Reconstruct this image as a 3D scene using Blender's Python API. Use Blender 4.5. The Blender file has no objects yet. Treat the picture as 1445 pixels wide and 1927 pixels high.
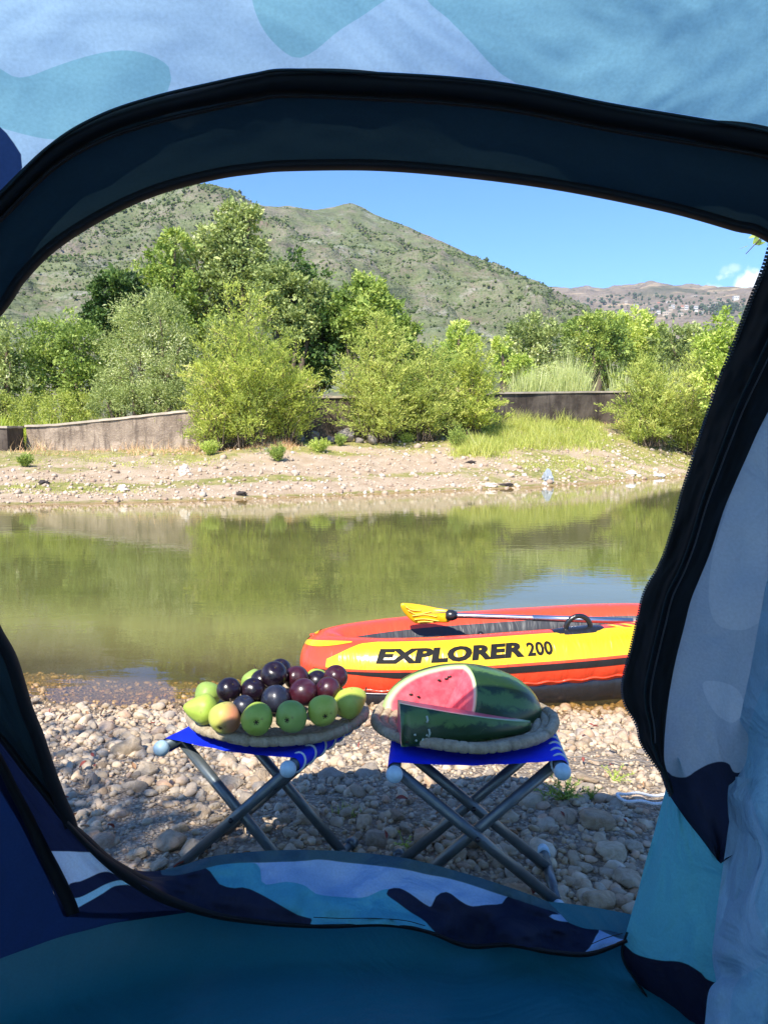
import bpy, bmesh, math, random
import numpy as np
from mathutils import Vector, Matrix, noise as mnoise
random.seed(7)
rng = np.random.default_rng(7)
sc = bpy.context.scene
col = sc.collection
R = math.radians

# ------------------------------------------------------------------ camera, sky, sun, exposure
PITCH = R(5.87)
CAM = np.array([0.0, 0.0, 1.0])
FPX = 1447.0
cam = bpy.data.cameras.new('camera')
co = bpy.data.objects.new('camera', cam)
col.objects.link(co)
cam.sensor_fit = 'HORIZONTAL'
cam.sensor_width = 36
cam.lens = 36 * FPX / 1445
cam.clip_start = 0.02
cam.clip_end = 20000
co.location = CAM
co.rotation_euler = (R(90) - PITCH, 0, 0)
sc.camera = co

SUN_EL, SUN_AZ = R(47), R(203)            # azimuth clockwise from +y: behind the tent, to the left
SUNV = np.array([math.sin(SUN_AZ) * math.cos(SUN_EL), math.cos(SUN_AZ) * math.cos(SUN_EL), math.sin(SUN_EL)])
w = bpy.data.worlds.new('World')
sc.world = w
w.use_nodes = True
wn, wl = w.node_tree.nodes, w.node_tree.links
bg = wn['Background']
sky = wn.new('ShaderNodeTexSky')
sky.sky_type = 'NISHITA'
sky.sun_disc = False
sky.sun_elevation = SUN_EL
sky.sun_rotation = SUN_AZ
sky.air_density = 1.0
sky.dust_density = 0.1
sky.ozone_density = 4.0
bg.inputs[1].default_value = 0.145
sun = bpy.data.lights.new('sun', 'SUN')
sun.energy = 5.0
sun.angle = R(0.5)
sun.color = (1, 0.94, 0.84)
so = bpy.data.objects.new('sun', sun)
col.objects.link(so)
so.rotation_euler = Vector(SUNV).to_track_quat('Z', 'Y').to_euler()
sc.view_settings.view_transform = 'Standard'
sc.view_settings.look = 'None'
sc.view_settings.gamma = 1
sc.view_settings.use_curve_mapping = False
sc.view_settings.exposure = 0.82

# ------------------------------------------------------------------ pixel helpers (photo is 1445 x 1927)
def ray(px, py):
    xc, yc = (px - 722.5) / FPX, (963.5 - py) / FPX
    f = np.array([0, math.cos(PITCH), -math.sin(PITCH)])
    u = np.array([0, math.sin(PITCH), math.cos(PITCH)])
    return f + np.array([1.0, 0, 0]) * xc + u * yc
def at_z(px, py, z):
    d = ray(px, py); return CAM + d * ((z - CAM[2]) / d[2])
def at_y(px, py, y):
    d = ray(px, py); return CAM + d * (y / d[1])
def azel(px, py):
    d = ray(px, py); return math.atan2(d[0], d[1]), d[2] / math.hypot(d[0], d[1])
def to_px(P):
    P = np.asarray(P, float) - CAM
    f = np.array([0, math.cos(PITCH), -math.sin(PITCH)]); u = np.array([0, math.sin(PITCH), math.cos(PITCH)])
    z = np.maximum(P @ f, 1e-3)
    return np.stack([722.5 + FPX * P[..., 0] / z, 963.5 - FPX * (P @ u) / z], -1)

# clouds low in the sky to the right, by direction
tc = wn.new('ShaderNodeTexCoord')
hs = wn.new('ShaderNodeHueSaturation'); hs.inputs['Saturation'].default_value = 1.15; wl.new(sky.outputs[0], hs.inputs['Color'])
tn = wn.new('ShaderNodeMix'); tn.data_type = 'RGBA'; tn.blend_type = 'MULTIPLY'; tn.inputs[0].default_value = 1; wl.new(hs.outputs[0], tn.inputs[6]); tn.inputs[7].default_value = (.63, .80, 1.06, 1)
prev = tn.outputs[2]
def wmath(op, a, b=None, c=None):
    n = wn.new('ShaderNodeMath'); n.operation = op
    for i, v in enumerate((a, b, c)):
        if v is None: continue
        if hasattr(v, 'is_linked'): wl.new(v, n.inputs[i])
        else: n.inputs[i].default_value = v
    return n.outputs[0]
nz = wn.new('ShaderNodeTexNoise'); nz.inputs['Scale'].default_value = 60; nz.inputs['Detail'].default_value = 6
wl.new(tc.outputs['Generated'], nz.inputs['Vector'])
tot = None
for (px, py, rx, rz_, amp) in ((1415, 527, .034, .016, 1.0), (1440, 540, .05, .010, .8), (1348, 541, .017, .006, .6), (1384, 506, .009, .006, .3), (1362, 508, .006, .006, .22), (1700, 560, .10, .03, .9), (-500, 420, .12, .04, .7)):
    d = ray(px, py); d = d / np.linalg.norm(d)
    s = wn.new('ShaderNodeVectorMath'); s.operation = 'SUBTRACT'; wl.new(tc.outputs['Generated'], s.inputs[0]); s.inputs[1].default_value = tuple(d)
    m = wn.new('ShaderNodeVectorMath'); m.operation = 'MULTIPLY'; wl.new(s.outputs[0], m.inputs[0]); m.inputs[1].default_value = (1 / rx, 1 / rx, 1 / rz_)
    l = wn.new('ShaderNodeVectorMath'); l.operation = 'LENGTH'; wl.new(m.outputs[0], l.inputs[0])
    v = wmath('SUBTRACT', 1.0, l.outputs['Value'])
    v = wmath('ADD', v, wmath('MULTIPLY', wmath('SUBTRACT', nz.outputs[0], .5), 2.6))
    mr = wn.new('ShaderNodeMapRange'); mr.interpolation_type = 'SMOOTHSTEP'
    wl.new(v, mr.inputs[0]); mr.inputs[1].default_value = 0; mr.inputs[2].default_value = .9; mr.inputs[4].default_value = amp
    tot = mr.outputs[0] if tot is None else wmath('MAXIMUM', tot, mr.outputs[0])
mx = wn.new('ShaderNodeMix'); mx.data_type = 'RGBA'
wl.new(tot, mx.inputs[0]); wl.new(prev, mx.inputs[6]); mx.inputs[7].default_value = (6.2, 6.6, 7.0, 1)
wl.new(mx.outputs[2], bg.inputs[0])

# ------------------------------------------------------------------ object helpers
def tag(o, label=None, cat=None, group=None, kind=None):
    if label: o['label'] = label
    if cat: o['category'] = cat
    if group: o['group'] = group
    if kind: o['kind'] = kind
    return o
def empty(name, loc=(0, 0, 0), rz=0):
    o = bpy.data.objects.new(name, None); col.objects.link(o)
    o.location = loc; o.rotation_euler = (0, 0, rz); o.empty_display_size = .1
    return o
def link(name, me, parent=None):
    o = bpy.data.objects.new(name, me); col.objects.link(o)
    if parent is not None: o.parent = parent
    return o
def mesh(name, V, F, mat, parent=None, smooth=True, attrs=None, cattrs=None):
    me = bpy.data.meshes.new(name)
    V = np.asarray(V, np.float32)
    if isinstance(F, np.ndarray):
        k = F.shape[1]; n = len(F)
        me.vertices.add(len(V)); me.vertices.foreach_set('co', V.ravel())
        me.loops.add(n * k); me.loops.foreach_set('vertex_index', F.astype(np.int32).ravel())
        me.polygons.add(n)
        me.polygons.foreach_set('loop_start', np.arange(0, n * k, k, dtype=np.int32))
        me.polygons.foreach_set('loop_total', np.full(n, k, np.int32))
        me.update(calc_edges=True)
    else:
        me.from_pydata([tuple(map(float, v)) for v in V], [], [tuple(map(int, f)) for f in F])
    me.polygons.foreach_set('use_smooth', [smooth] * len(me.polygons))
    for k, a in (attrs or {}).items():
        at = me.attributes.new(k, 'FLOAT', 'POINT'); at.data.foreach_set('value', np.asarray(a, np.float32))
    mats = mat if isinstance(mat, (list, tuple)) else [mat]
    for m in mats: me.materials.append(m)
    me.validate()
    return link(name, me, parent)
def from_bm(name, bm, mat, parent=None, smooth=True):
    me = bpy.data.meshes.new(name); bm.to_mesh(me); bm.free()
    me.polygons.foreach_set('use_smooth', [smooth] * len(me.polygons))
    for m in (mat if isinstance(mat, (list, tuple)) else [mat]): me.materials.append(m)
    return link(name, me, parent)
def grid_faces(nu, nv, wrap_u=False, wrap_v=False):
    I = np.arange(nu * nv).reshape(nu, nv)
    if wrap_u: I = np.vstack([I, I[:1]])
    if wrap_v: I = np.hstack([I, I[:, :1]])
    return np.stack([I[:-1, :-1], I[1:, :-1], I[1:, 1:], I[:-1, 1:]], -1).reshape(-1, 4)
def catmull(P, n, closed=False):
    P = np.asarray(P, float)
    if closed: Q = np.vstack([P[-1], P, P[0], P[1]])
    else: Q = np.vstack([2 * P[0] - P[1], P, 2 * P[-1] - P[-2]])
    m = len(Q) - 3
    out = []
    k = max(6, 600 // m)
    for i in range(m):
        t = np.linspace(0, 1, k, endpoint=False)[:, None]
        a, b, c, d = Q[i], Q[i + 1], Q[i + 2], Q[i + 3]
        out.append(.5 * ((2 * b) + (-a + c) * t + (2 * a - 5 * b + 4 * c - d) * t ** 2 + (-a + 3 * b - 3 * c + d) * t ** 3))
    out = np.vstack(out + [Q[-2][None]])
    L = np.r_[0, np.cumsum(np.linalg.norm(np.diff(out[:, :2], axis=0), axis=1))]
    s = np.linspace(0, L[-1], n)
    return np.stack([np.interp(s, L, out[:, k]) for k in range(out.shape[1])], -1)
def tube_grid(path, rad, nseg=10, closed=False, flat=None):
    path = np.asarray(path, float); n = len(path)
    rad = np.broadcast_to(np.asarray(rad, float), (n,))
    if closed: T = np.roll(path, -1, 0) - np.roll(path, 1, 0)
    else: T = np.gradient(path, axis=0)
    T /= np.linalg.norm(T, axis=1, keepdims=True) + 1e-12
    up = np.array([0, 0, 1.0]) if abs(T[0][2]) < .9 else np.array([1.0, 0, 0])
    A = np.cross(T, up); A /= np.linalg.norm(A, axis=1, keepdims=True) + 1e-12
    B = np.cross(A, T)
    a = np.linspace(0, 2 * np.pi, nseg, endpoint=False)
    V = path[:, None] + rad[:, None, None] * (np.cos(a)[None, :, None] * A[:, None] + np.sin(a)[None, :, None] * B[:, None])
    F = grid_faces(n, nseg, wrap_u=closed, wrap_v=True)
    return V.reshape(-1, 3), F
def tube(name, path, rad, mat, parent=None, nseg=10, closed=False, cap=True):
    V, F = tube_grid(path, rad, nseg, closed)
    F = [tuple(f) for f in F]
    if cap and not closed:
        F.append(tuple(range(nseg))); F.append(tuple(range(len(V) - 1, len(V) - nseg - 1, -1)))
    return mesh(name, V, F, mat, parent)
def join_parts(parts):
    Vs, Fs, o = [], [], 0
    for V, F in parts:
        Vs.append(np.asarray(V)); Fs.append(np.asarray(F) + o); o += len(V)
    return np.vstack(Vs), np.vstack(Fs)
# vectorised value noise
_perm = np.random.default_rng(3).permutation(4096)
_val = np.random.default_rng(4).random(4096) * 2 - 1
def vnoise(X, Y, Z=0.0):
    X, Y = np.asarray(X, float), np.asarray(Y, float); Z = np.zeros_like(X) + Z
    xi, yi, zi = np.floor(X).astype(int), np.floor(Y).astype(int), np.floor(Z).astype(int)
    fx, fy, fz = X - xi, Y - yi, Z - zi
    s = lambda t: t * t * t * (t * (t * 6 - 15) + 10)
    u, v, q = s(fx), s(fy), s(fz)
    def h(a, b, c): return _val[_perm[(_perm[(_perm[a & 4095] + b) & 4095] + c) & 4095]]
    def l(a, b, t): return a + (b - a) * t
    return l(l(l(h(xi, yi, zi), h(xi + 1, yi, zi), u), l(h(xi, yi + 1, zi), h(xi + 1, yi + 1, zi), u), v),
             l(l(h(xi, yi, zi + 1), h(xi + 1, yi, zi + 1), u), l(h(xi, yi + 1, zi + 1), h(xi + 1, yi + 1, zi + 1), u), v), q)
def fbm(X, Y, Z=0.0, o=4, g=.5):
    r, a, f = 0, 1, 1
    for i in range(o):
        r = r + a * vnoise(np.asarray(X) * f + 17.3 * i, np.asarray(Y) * f + 5.1 * i, np.asarray(Z) * f); a *= g; f *= 2.03
    return r
def sdf(P, poly):
    """signed distance (positive inside) of points P (N,2) to a closed polygon"""
    P = np.asarray(P, float); A = np.asarray(poly, float); B = np.roll(A, -1, 0)
    best = np.full(len(P), 1e9); ins = np.zeros(len(P), bool)
    for a, b in zip(A, B):
        e = b - a; d = P - a
        t = np.clip((d @ e) / (e @ e + 1e-12), 0, 1)
        best = np.minimum(best, np.hypot(*(d - t[:, None] * e).T))
        c = ((a[1] > P[:, 1]) != (b[1] > P[:, 1]))
        with np.errstate(divide='ignore', invalid='ignore'):
            xx = a[0] + (P[:, 1] - a[1]) * (b[0] - a[0]) / (b[1] - a[1] if b[1] != a[1] else 1e-9)
        ins ^= c & (P[:, 0] < xx)
    return np.where(ins, best, -best)
def smooth_poly(pts, n=90): return catmull(pts, n, closed=True)[:-1]

# ------------------------------------------------------------------ material helpers
class MT:
    def __init__(s, name):
        s.m = bpy.data.materials.new(name); s.m.use_nodes = True
        s.n, s.l = s.m.node_tree.nodes, s.m.node_tree.links
        s.p = s.n['Principled BSDF']; s.out = s.n['Material Output']
        s._tc = None
    def set(s, **k):
        names = dict(color='Base Color', rough='Roughness', metal='Metallic', spec='Specular IOR Level', coat='Coat Weight', trans='Transmission Weight', ior='IOR', sub='Subsurface Weight')
        for a, v in k.items():
            i = s.p.inputs[names[a]]
            if hasattr(v, 'is_linked'): s.l.new(v, i)
            else: i.default_value = (*v, 1) if isinstance(v, tuple) and len(v) == 3 else v
        return s
    def tc(s, which='Object'):
        if s._tc is None: s._tc = s.n.new('ShaderNodeTexCoord')
        return s._tc.outputs[which]
    def pos(s): return s.n.new('ShaderNodeNewGeometry').outputs['Position']
    def map(s, vec, scale=(1, 1, 1), loc=(0, 0, 0), rot=(0, 0, 0)):
        n = s.n.new('ShaderNodeMapping'); s.l.new(vec, n.inputs[0])
        n.inputs['Scale'].default_value = scale; n.inputs['Location'].default_value = loc; n.inputs['Rotation'].default_value = rot
        return n.outputs[0]
    def noise(s, vec, scale, detail=4, rough=.55, dist=0):
        n = s.n.new('ShaderNodeTexNoise'); s.l.new(vec, n.inputs['Vector'])
        n.inputs['Scale'].default_value = scale; n.inputs['Detail'].default_value = detail; n.inputs['Roughness'].default_value = rough; n.inputs['Distortion'].default_value = dist
        return n.outputs[0]
    def vor(s, vec, scale, feat='F1', out='Distance', rand=1):
        n = s.n.new('ShaderNodeTexVoronoi'); s.l.new(vec, n.inputs['Vector']); n.feature = feat
        n.inputs['Scale'].default_value = scale; n.inputs['Randomness'].default_value = rand
        return n.outputs[out]
    def wave(s, vec, scale, dist=0, d='X', detail=2):
        n = s.n.new('ShaderNodeTexWave'); s.l.new(vec, n.inputs['Vector']); n.bands_direction = d
        n.inputs['Scale'].default_value = scale; n.inputs['Distortion'].default_value = dist; n.inputs['Detail'].default_value = detail
        return n.outputs['Fac']
    def math(s, op, a, b=None, c=None, clamp=False):
        n = s.n.new('ShaderNodeMath'); n.operation = op; n.use_clamp = clamp
        for i, v in enumerate((a, b, c)):
            if v is None: continue
            if hasattr(v, 'is_linked'): s.l.new(v, n.inputs[i])
            else: n.inputs[i].default_value = v
        return n.outputs[0]
    def ramp(s, fac, stops, interp='LINEAR'):
        n = s.n.new('ShaderNodeValToRGB'); s.l.new(fac, n.inputs[0]); n.color_ramp.interpolation = interp
        while len(n.color_ramp.elements) < len(stops): n.color_ramp.elements.new(.5)
        for e, (p, c) in zip(n.color_ramp.elements, stops):
            e.position = p; e.color = (*c, 1) if isinstance(c, tuple) else (c, c, c, 1)
        return n.outputs[0]
    def mix(s, f, a, b, blend='MIX'):
        n = s.n.new('ShaderNodeMix'); n.data_type = 'RGBA'; n.blend_type = blend
        for i, v in ((0, f), (6, a), (7, b)):
            if hasattr(v, 'is_linked'): s.l.new(v, n.inputs[i])
            elif i == 0: n.inputs[0].default_value = v
            else: n.inputs[i].default_value = (*v, 1)
        return n.outputs[2]
    def rng(s, v, a, b, c=0, d=1, smooth=False):
        n = s.n.new('ShaderNodeMapRange'); s.l.new(v, n.inputs[0])
        if smooth: n.interpolation_type = 'SMOOTHSTEP'
        for i, x in enumerate((a, b, c, d)): n.inputs[i + 1].default_value = x
        return n.outputs[0]
    def attr(s, name, out='Fac'):
        n = s.n.new('ShaderNodeAttribute'); n.attribute_name = name; return n.outputs[out]
    def orand(s): return s.n.new('ShaderNodeObjectInfo').outputs['Random']
    def bump(s, h, strength=.5, dist=.01, normal=None):
        n = s.n.new('ShaderNodeBump'); s.l.new(h, n.inputs['Height'])
        n.inputs['Strength'].default_value = strength; n.inputs['Distance'].default_value = dist
        if normal is not None: s.l.new(normal, n.inputs['Normal'])
        s.l.new(n.outputs[0], s.p.inputs['Normal']); s.nrm = n.outputs[0]
        return n.outputs[0]
def simple(name, color, rough=.6, metal=0, spec=.5, var=.12, scale=30, bumpd=0.0, coat=0):
    t = MT(name); n = t.noise(t.tc(), scale, 4)
    c = t.mix(t.rng(n, .3, .7), tuple(x * (1 - var) for x in color), tuple(min(1, x * (1 + var)) for x in color))
    t.set(color=c, rough=rough, metal=metal, spec=spec, coat=coat)
    if bumpd: t.bump(n, .6, bumpd)
    return t.m
# ================================================================== TERRAIN
def shore_near(x): return 3.30 - .07 * x + .05 * vnoise(x * 1.7, 0 * x + 3.3) + .02 * vnoise(x * 7, 0 * x + 1.3)
_sx = np.array([at_z(px, py, -.2) for px, py in ((-900, 962), (-300, 955), (0, 950), (200, 946), (450, 940), (720, 930), (1000, 917), (1280, 897), (1500, 880), (1800, 865))])
def shore_far(x, y):
    # distance beyond the far shoreline
    sy = np.interp(x, _sx[:, 0], _sx[:, 1])
    return y - sy - .25 * vnoise(x * .5, 0 * x + 9.1) - .08 * vnoise(x * 2.1, 0 * x + 4.4)
def ground_z(x, y):
    x, y = np.asarray(x, float), np.asarray(y, float)
    sn = shore_near(x)
    t = np.clip((y - 1.9) / (sn - 1.9), 0, None)
    near = np.where(t < 1, -.2 * t ** 1.25, -.2 - .16 * np.minimum(y - sn, .5) - .32 * np.maximum(y - sn - .5, 0))
    near = np.maximum(near, -1.3)
    s = shore_far(x, y)
    far = np.where(s < 0, -.2 + .16 * s, -.2 + np.interp(s, [0, 1.0, 2.2, 4.5, 7.0, 10, 14, 40, 200], [0, .19, .40, .85, 1.1, 1.16, 1.25, 1.5, 3]) * np.interp(x, [-7, -4.4, -2.5, 0, 4, 8], [.66, .80, 1.0, 1.05, 1.45, 1.65]))
    far = np.maximum(far, -1.3)
    z = np.where(y < 6.5, near, far)
    amp = np.where(y < 4, .012, .05 * np.clip(s / 3, 0, 1))
    return z + amp * fbm(x * 2.3, y * 2.3, o=3) + np.where(y < 4, .004, 0) * fbm(x * 14, y * 14, o=2)
ys = np.r_[np.linspace(-8, 1.2, 24)[:-1], np.linspace(1.2, 4.2, 150)[:-1], np.linspace(4.2, 11, 40)[:-1], np.linspace(11, 32, 130)[:-1], np.geomspace(32, 420, 40)]
us = np.linspace(-1, 1, 181)
U, Yg = np.meshgrid(us, ys, indexing='ij')
Xg = (np.sign(U) * np.abs(U) ** 1.15) * (np.maximum(Yg, 0) * 1.05 + 2.4 + 8 * (Yg < -2))
Zg = ground_z(Xg, Yg)
s_all = shore_far(Xg, Yg)
# green strips: narrow algae / grass bands along the bank, and thicker grass towards the wall
gn = fbm(Xg * .45, Yg * 1.3, o=4)
lo = np.exp(-((s_all - 1.35 - .25 * gn) / .28) ** 2) * np.clip(.6 - Xg * .10 + gn * .8, 0, 1) * (Xg < 3)
g2 = np.clip((s_all - 3.1) / 1.2 + gn * 1.1, 0, 1) * np.clip(1.2 - .15 * np.abs(Xg), .62, 1)
g3 = np.clip((Xg - 1.2) * .5, 0, 1) * np.clip(.60 + gn * 1.2, 0, 1) * (s_all > .3)
g4 = np.exp(-((s_all - .12) / .12) ** 2) * .8
grassy = np.clip(lo * 1.3 + g2 + g3 + g4, 0, 1) * (Yg > 8)
t = MT('ground_soil')
pos = t.pos()
n1 = t.noise(pos, 3, 6, .6); n2 = t.noise(pos, 45, 5, .65); v1 = t.vor(pos, 38); v2 = t.vor(pos, 14)
vc = t.vor(pos, 95, out='Color'); vd = t.vor(pos, 95); nearc = t.ramp(n2, [(.3, (.17, .125, .085)), (.55, (.30, .23, .16)), (.75, (.42, .34, .25))])
sv = t.n.new('ShaderNodeSeparateColor'); t.l.new(vc, sv.inputs[0]); nearc = t.mix(t.rng(vd, .55, .30, 0, .85), nearc, t.ramp(sv.outputs[0], [(0, (.26, .20, .15)), (.35, (.46, .37, .27)), (.7, (.56, .47, .35)), (1, (.36, .31, .27))]))
farc = t.mix(t.rng(n1, .35, .65), (.40, .29, .18), (.54, .42, .29))
farc = t.mix(t.rng(v2, .0, .55, .35, 0), farc, (.36, .25, .17))
farc = t.mix(t.rng(n2, .52, .7, 0, .5), farc, (.64, .53, .40))
sep = t.n.new('ShaderNodeSeparateXYZ'); t.l.new(pos, sep.inputs[0])
c = t.mix(t.rng(sep.outputs['Y'], 5, 8), nearc, farc)
gcol = t.mix(t.rng(t.noise(pos, 7, 5), .35, .65), (.20, .21, .05), (.40, .33, .13))
c = t.mix(t.rng(t.math('ADD', t.attr('grassy'), t.rng(t.noise(pos, 6, 6, .7), .3, .7, -.35, .35)), .32, .68), c, gcol)
wet = t.rng(t.attr('wet'), 0, 1)
c = t.mix(wet, c, (.80, .68, .48), 'MULTIPLY')
t.set(color=c, rough=t.rng(wet, 0, 1, .9, .45), spec=.3)
t.bump(t.math('ADD', t.math('ADD', t.math('MULTIPLY', v1, .5), n2), t.math('MULTIPLY', vd, -.5)), .9, .02)
wetv = np.clip((-.145 - Zg) / .05, 0, 1) * (Yg < 10) + np.clip(1 - (s_all + .05) / .25, 0, 1) * (Yg > 10)
ground = mesh('ground', np.stack([Xg, Yg, Zg], -1).reshape(-1, 3), grid_faces(*Xg.shape)[:, ::-1].copy() if False else grid_faces(*Xg.shape), t.m, attrs=dict(grassy=grassy.ravel(), wet=np.clip(wetv, 0, 1).ravel()))
tag(ground, kind='structure')

# ------------------------------------------------------------------ river water
wy = np.r_[np.linspace(2.6, 4.4, 60)[:-1], np.linspace(4.4, 60, 120)]
wu = np.linspace(-1, 1, 161)
U, Yw = np.meshgrid(wu, wy, indexing='ij')
Xw = U * (Yw * 1.1 + 2.4)
depth = -.2 - ground_z(Xw, Yw)
t = MT('river_water')
pos = t.pos()
m1 = t.map(pos, (1, 1, 1))
r1 = t.noise(t.map(pos, (1.0, 2.6, 1)), 3.0, 3, .5, .6)
r2 = t.noise(t.map(pos, (1.0, 1.8, 1)), 16, 3, .55, .3)
r3 = t.noise(pos, .5, 2)
hgt = t.math('ADD', t.math('MULTIPLY', r1, 1.0), t.math('MULTIPLY', r2, t.rng(r3, .35, .65, .06, .22)))
murk = t.mix(t.rng(t.noise(t.map(pos, (.5, 1.5, 1)), 1.3, 5, .6), .35, .65), (.105, .110, .032), (.138, .140, .044))
murk = t.mix(t.rng(t.attr('depth'), .12, .62, 1, 0), murk, (.27, .25, .088))
murk = t.mix(t.rng(t.attr('depth'), 0, .22, .9, 0), murk, (.30, .235, .11))
dif = t.n.new('ShaderNodeBsdfDiffuse'); t.l.new(murk, dif.inputs[0])
tr = t.n.new('ShaderNodeBsdfTransparent'); tr.inputs[0].default_value = (.95, .88, .66, 1)
opac = t.rng(t.attr('depth'), 0.0, .34, .05, .97)
m = t.n.new('ShaderNodeMixShader'); t.l.new(opac, m.inputs[0]); t.l.new(tr.outputs[0], m.inputs[1]); t.l.new(dif.outputs[0], m.inputs[2])
gl = t.n.new('ShaderNodeBsdfGlossy'); gl.inputs['Roughness'].default_value = .02; gl.inputs[0].default_value = (1, 1, 1, 1)
bp = t.bump(hgt, .042, .02); t.l.new(bp, gl.inputs['Normal'])
fr = t.n.new('ShaderNodeFresnel'); fr.inputs[0].default_value = 1.38; t.l.new(bp, fr.inputs['Normal'])
m2 = t.n.new('ShaderNodeMixShader'); t.l.new(fr.outputs[0], m2.inputs[0]); t.l.new(m.outputs[0], m2.inputs[1]); t.l.new(gl.outputs[0], m2.inputs[2])
t.l.new(m2.outputs[0], t.out.inputs['Surface'])
water = mesh('water', np.stack([Xw, Yw, 0 * Xw - .2], -1).reshape(-1, 3), grid_faces(*Xw.shape), t.m, attrs=dict(depth=depth.ravel()))
tag(water, kind='structure')

# ------------------------------------------------------------------ stones of the near bank
def ico(sub):
    bm = bmesh.new(); bmesh.ops.create_icosphere(bm, subdivisions=sub, radius=1)
    V = np.array([v.co[:] for v in bm.verts]); F = np.array([[v.index for v in f.verts] for f in bm.faces]); bm.free()
    return V, F
ICO = {k: ico(k) for k in (1, 2, 3, 4)}
ICO[0] = (np.array([[1, 0, 0], [-1, 0, 0], [0, 1, 0], [0, -1, 0], [0, 0, 1], [0, 0, -1.0]]), np.array([[0, 2, 4], [2, 1, 4], [1, 3, 4], [3, 0, 4], [2, 0, 5], [1, 2, 5], [3, 1, 5], [0, 3, 5]]))
def stone_shape(sub, seed, rough=.26, cuts=7, flat=.62):
    r_ = np.random.default_rng(seed)
    V, F = ICO[sub]; V = V.copy()
    V *= (1 + rough * fbm(V[:, 0] * .9 + seed * 3.1, V[:, 1] * .9, V[:, 2] * .9, o=3))[:, None]
    for _ in range(cuts):
        n = r_.normal(size=3); n /= np.linalg.norm(n); d = V @ n - r_.uniform(.62, .85)
        V = V - np.where(d > 0, d * .85, 0)[:, None] * n
    V *= np.array([1, r_.uniform(.6, .95), flat * r_.uniform(.75, 1.25)])
    return V / np.abs(V).max(), F
def rotmats(n, tilt, r_):
    a = r_.uniform(0, 2 * np.pi, n); b = r_.normal(0, tilt, n); c = r_.normal(0, tilt, n)
    ca, sa, cb, sb, cc, sc_ = np.cos(a), np.sin(a), np.cos(b), np.sin(b), np.cos(c), np.sin(c)
    Z0, O = np.zeros(n), np.ones(n)
    Rz = np.stack([ca, -sa, Z0, sa, ca, Z0, Z0, Z0, O], -1).reshape(n, 3, 3)
    Rx = np.stack([O, Z0, Z0, Z0, cb, -sb, Z0, sb, cb], -1).reshape(n, 3, 3)
    Ry = np.stack([cc, Z0, sc_, Z0, O, Z0, -sc_, Z0, cc], -1).reshape(n, 3, 3)
    return Rx @ Ry @ Rz
def scatter(name, P, S, mat, parent, sub, tilt=.3, nvar=10, kind='stuff', seed=0, flat=.62):
    r_ = np.random.default_rng(seed); vs = [stone_shape(sub, 100 + i + seed, flat=flat) for i in range(nvar)]
    F0 = vs[0][1]; B = np.stack([v[0] for v in vs])[r_.integers(0, nvar, len(P))]
    M = rotmats(len(P), tilt, r_)
    V = np.einsum('nij,nkj->nki', M, B) * np.asarray(S)[:, None, None] + np.asarray(P)[:, None]
    nv = B.shape[1]
    F = (F0[None] + (np.arange(len(P)) * nv)[:, None, None]).reshape(-1, 3)
    tint = np.repeat(r_.random(len(P)), nv)
    wet = np.clip((-.165 - V[..., 2].ravel()) / .03, 0, 1) if 'near' not in str(parent) else 0
    o = mesh(name, V.reshape(-1, 3), F, mat, parent, attrs=dict(tint=tint, wet=wet))
    o['kind'] = kind
    return o
def stone_mat(name, per_object):
    t = MT(name)
    pos = t.tc('Object') if per_object else t.pos()
    rnd = t.orand() if per_object else t.attr('tint')
    c = t.ramp(rnd, [(0, (.34, .25, .17)), (.14, (.52, .405, .275)), (.3, (.60, .485, .34)), (.42, (.43, .355, .27)), (.55, (.66, .54, .385)), (.67, (.56, .37, .245)), (.8, (.59, .48, .345)), (.92, (.38, .32, .26)), (1, (.68, .585, .45))])
    sc1 = 1.6 if per_object else 30
    n1 = t.noise(pos, sc1, 6, .65, .5); n2 = t.noise(pos, sc1 * 9, 5, .7)
    c = t.mix(t.rng(n1, .35, .68), c, t.mix(1.0, c, (.62, .58, .52), 'MULTIPLY'))
    c = t.mix(t.rng(n2, .55, .72, 0, .45), c, (.52, .47, .40))
    wet = t.attr('wet')
    if per_object:
        g = t.n.new('ShaderNodeSeparateXYZ'); t.l.new(t.pos(), g.inputs[0]); wet = t.rng(g.outputs['Z'], -.165, -.195)
    c = t.mix(wet, c, t.mix(1.0, c, (.75, .62, .42), 'MULTIPLY'))
    t.set(color=c, rough=t.rng(wet, 0, 1, .82, .35), spec=.35)
    t.bump(t.math('ADD', n1, t.math('MULTIPLY', n2, .4)), .55, .05 if per_object else .004)
    return t.m
M_stone = stone_mat('stone_surface', True); M_peb = stone_mat('pebble_surface', False)
big_meshes = []
for i in range(16):
    V, F = stone_shape(3, 900 + i, rough=.30, cuts=9, flat=.52)
    o = mesh('stone_shape', V, F, M_stone); big_meshes.append(o.data); bpy.data.objects.remove(o)
placed = []
def put_stone(x, y, s, k=None, rot=None, lift=.25, zs=1.0):
    me = big_meshes[k if k is not None else random.randrange(16)]
    o = link('stone', me, ground)
    o.location = (x, y, float(ground_z(x, y)) + s * lift)
    o.scale = (s, s * random.uniform(.8, 1.05), s * zs)
    o.rotation_euler = rot if rot else (random.gauss(0, .22), random.gauss(0, .22), random.uniform(0, 6.28))
    placed.append((x, y, s))
    return o
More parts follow.
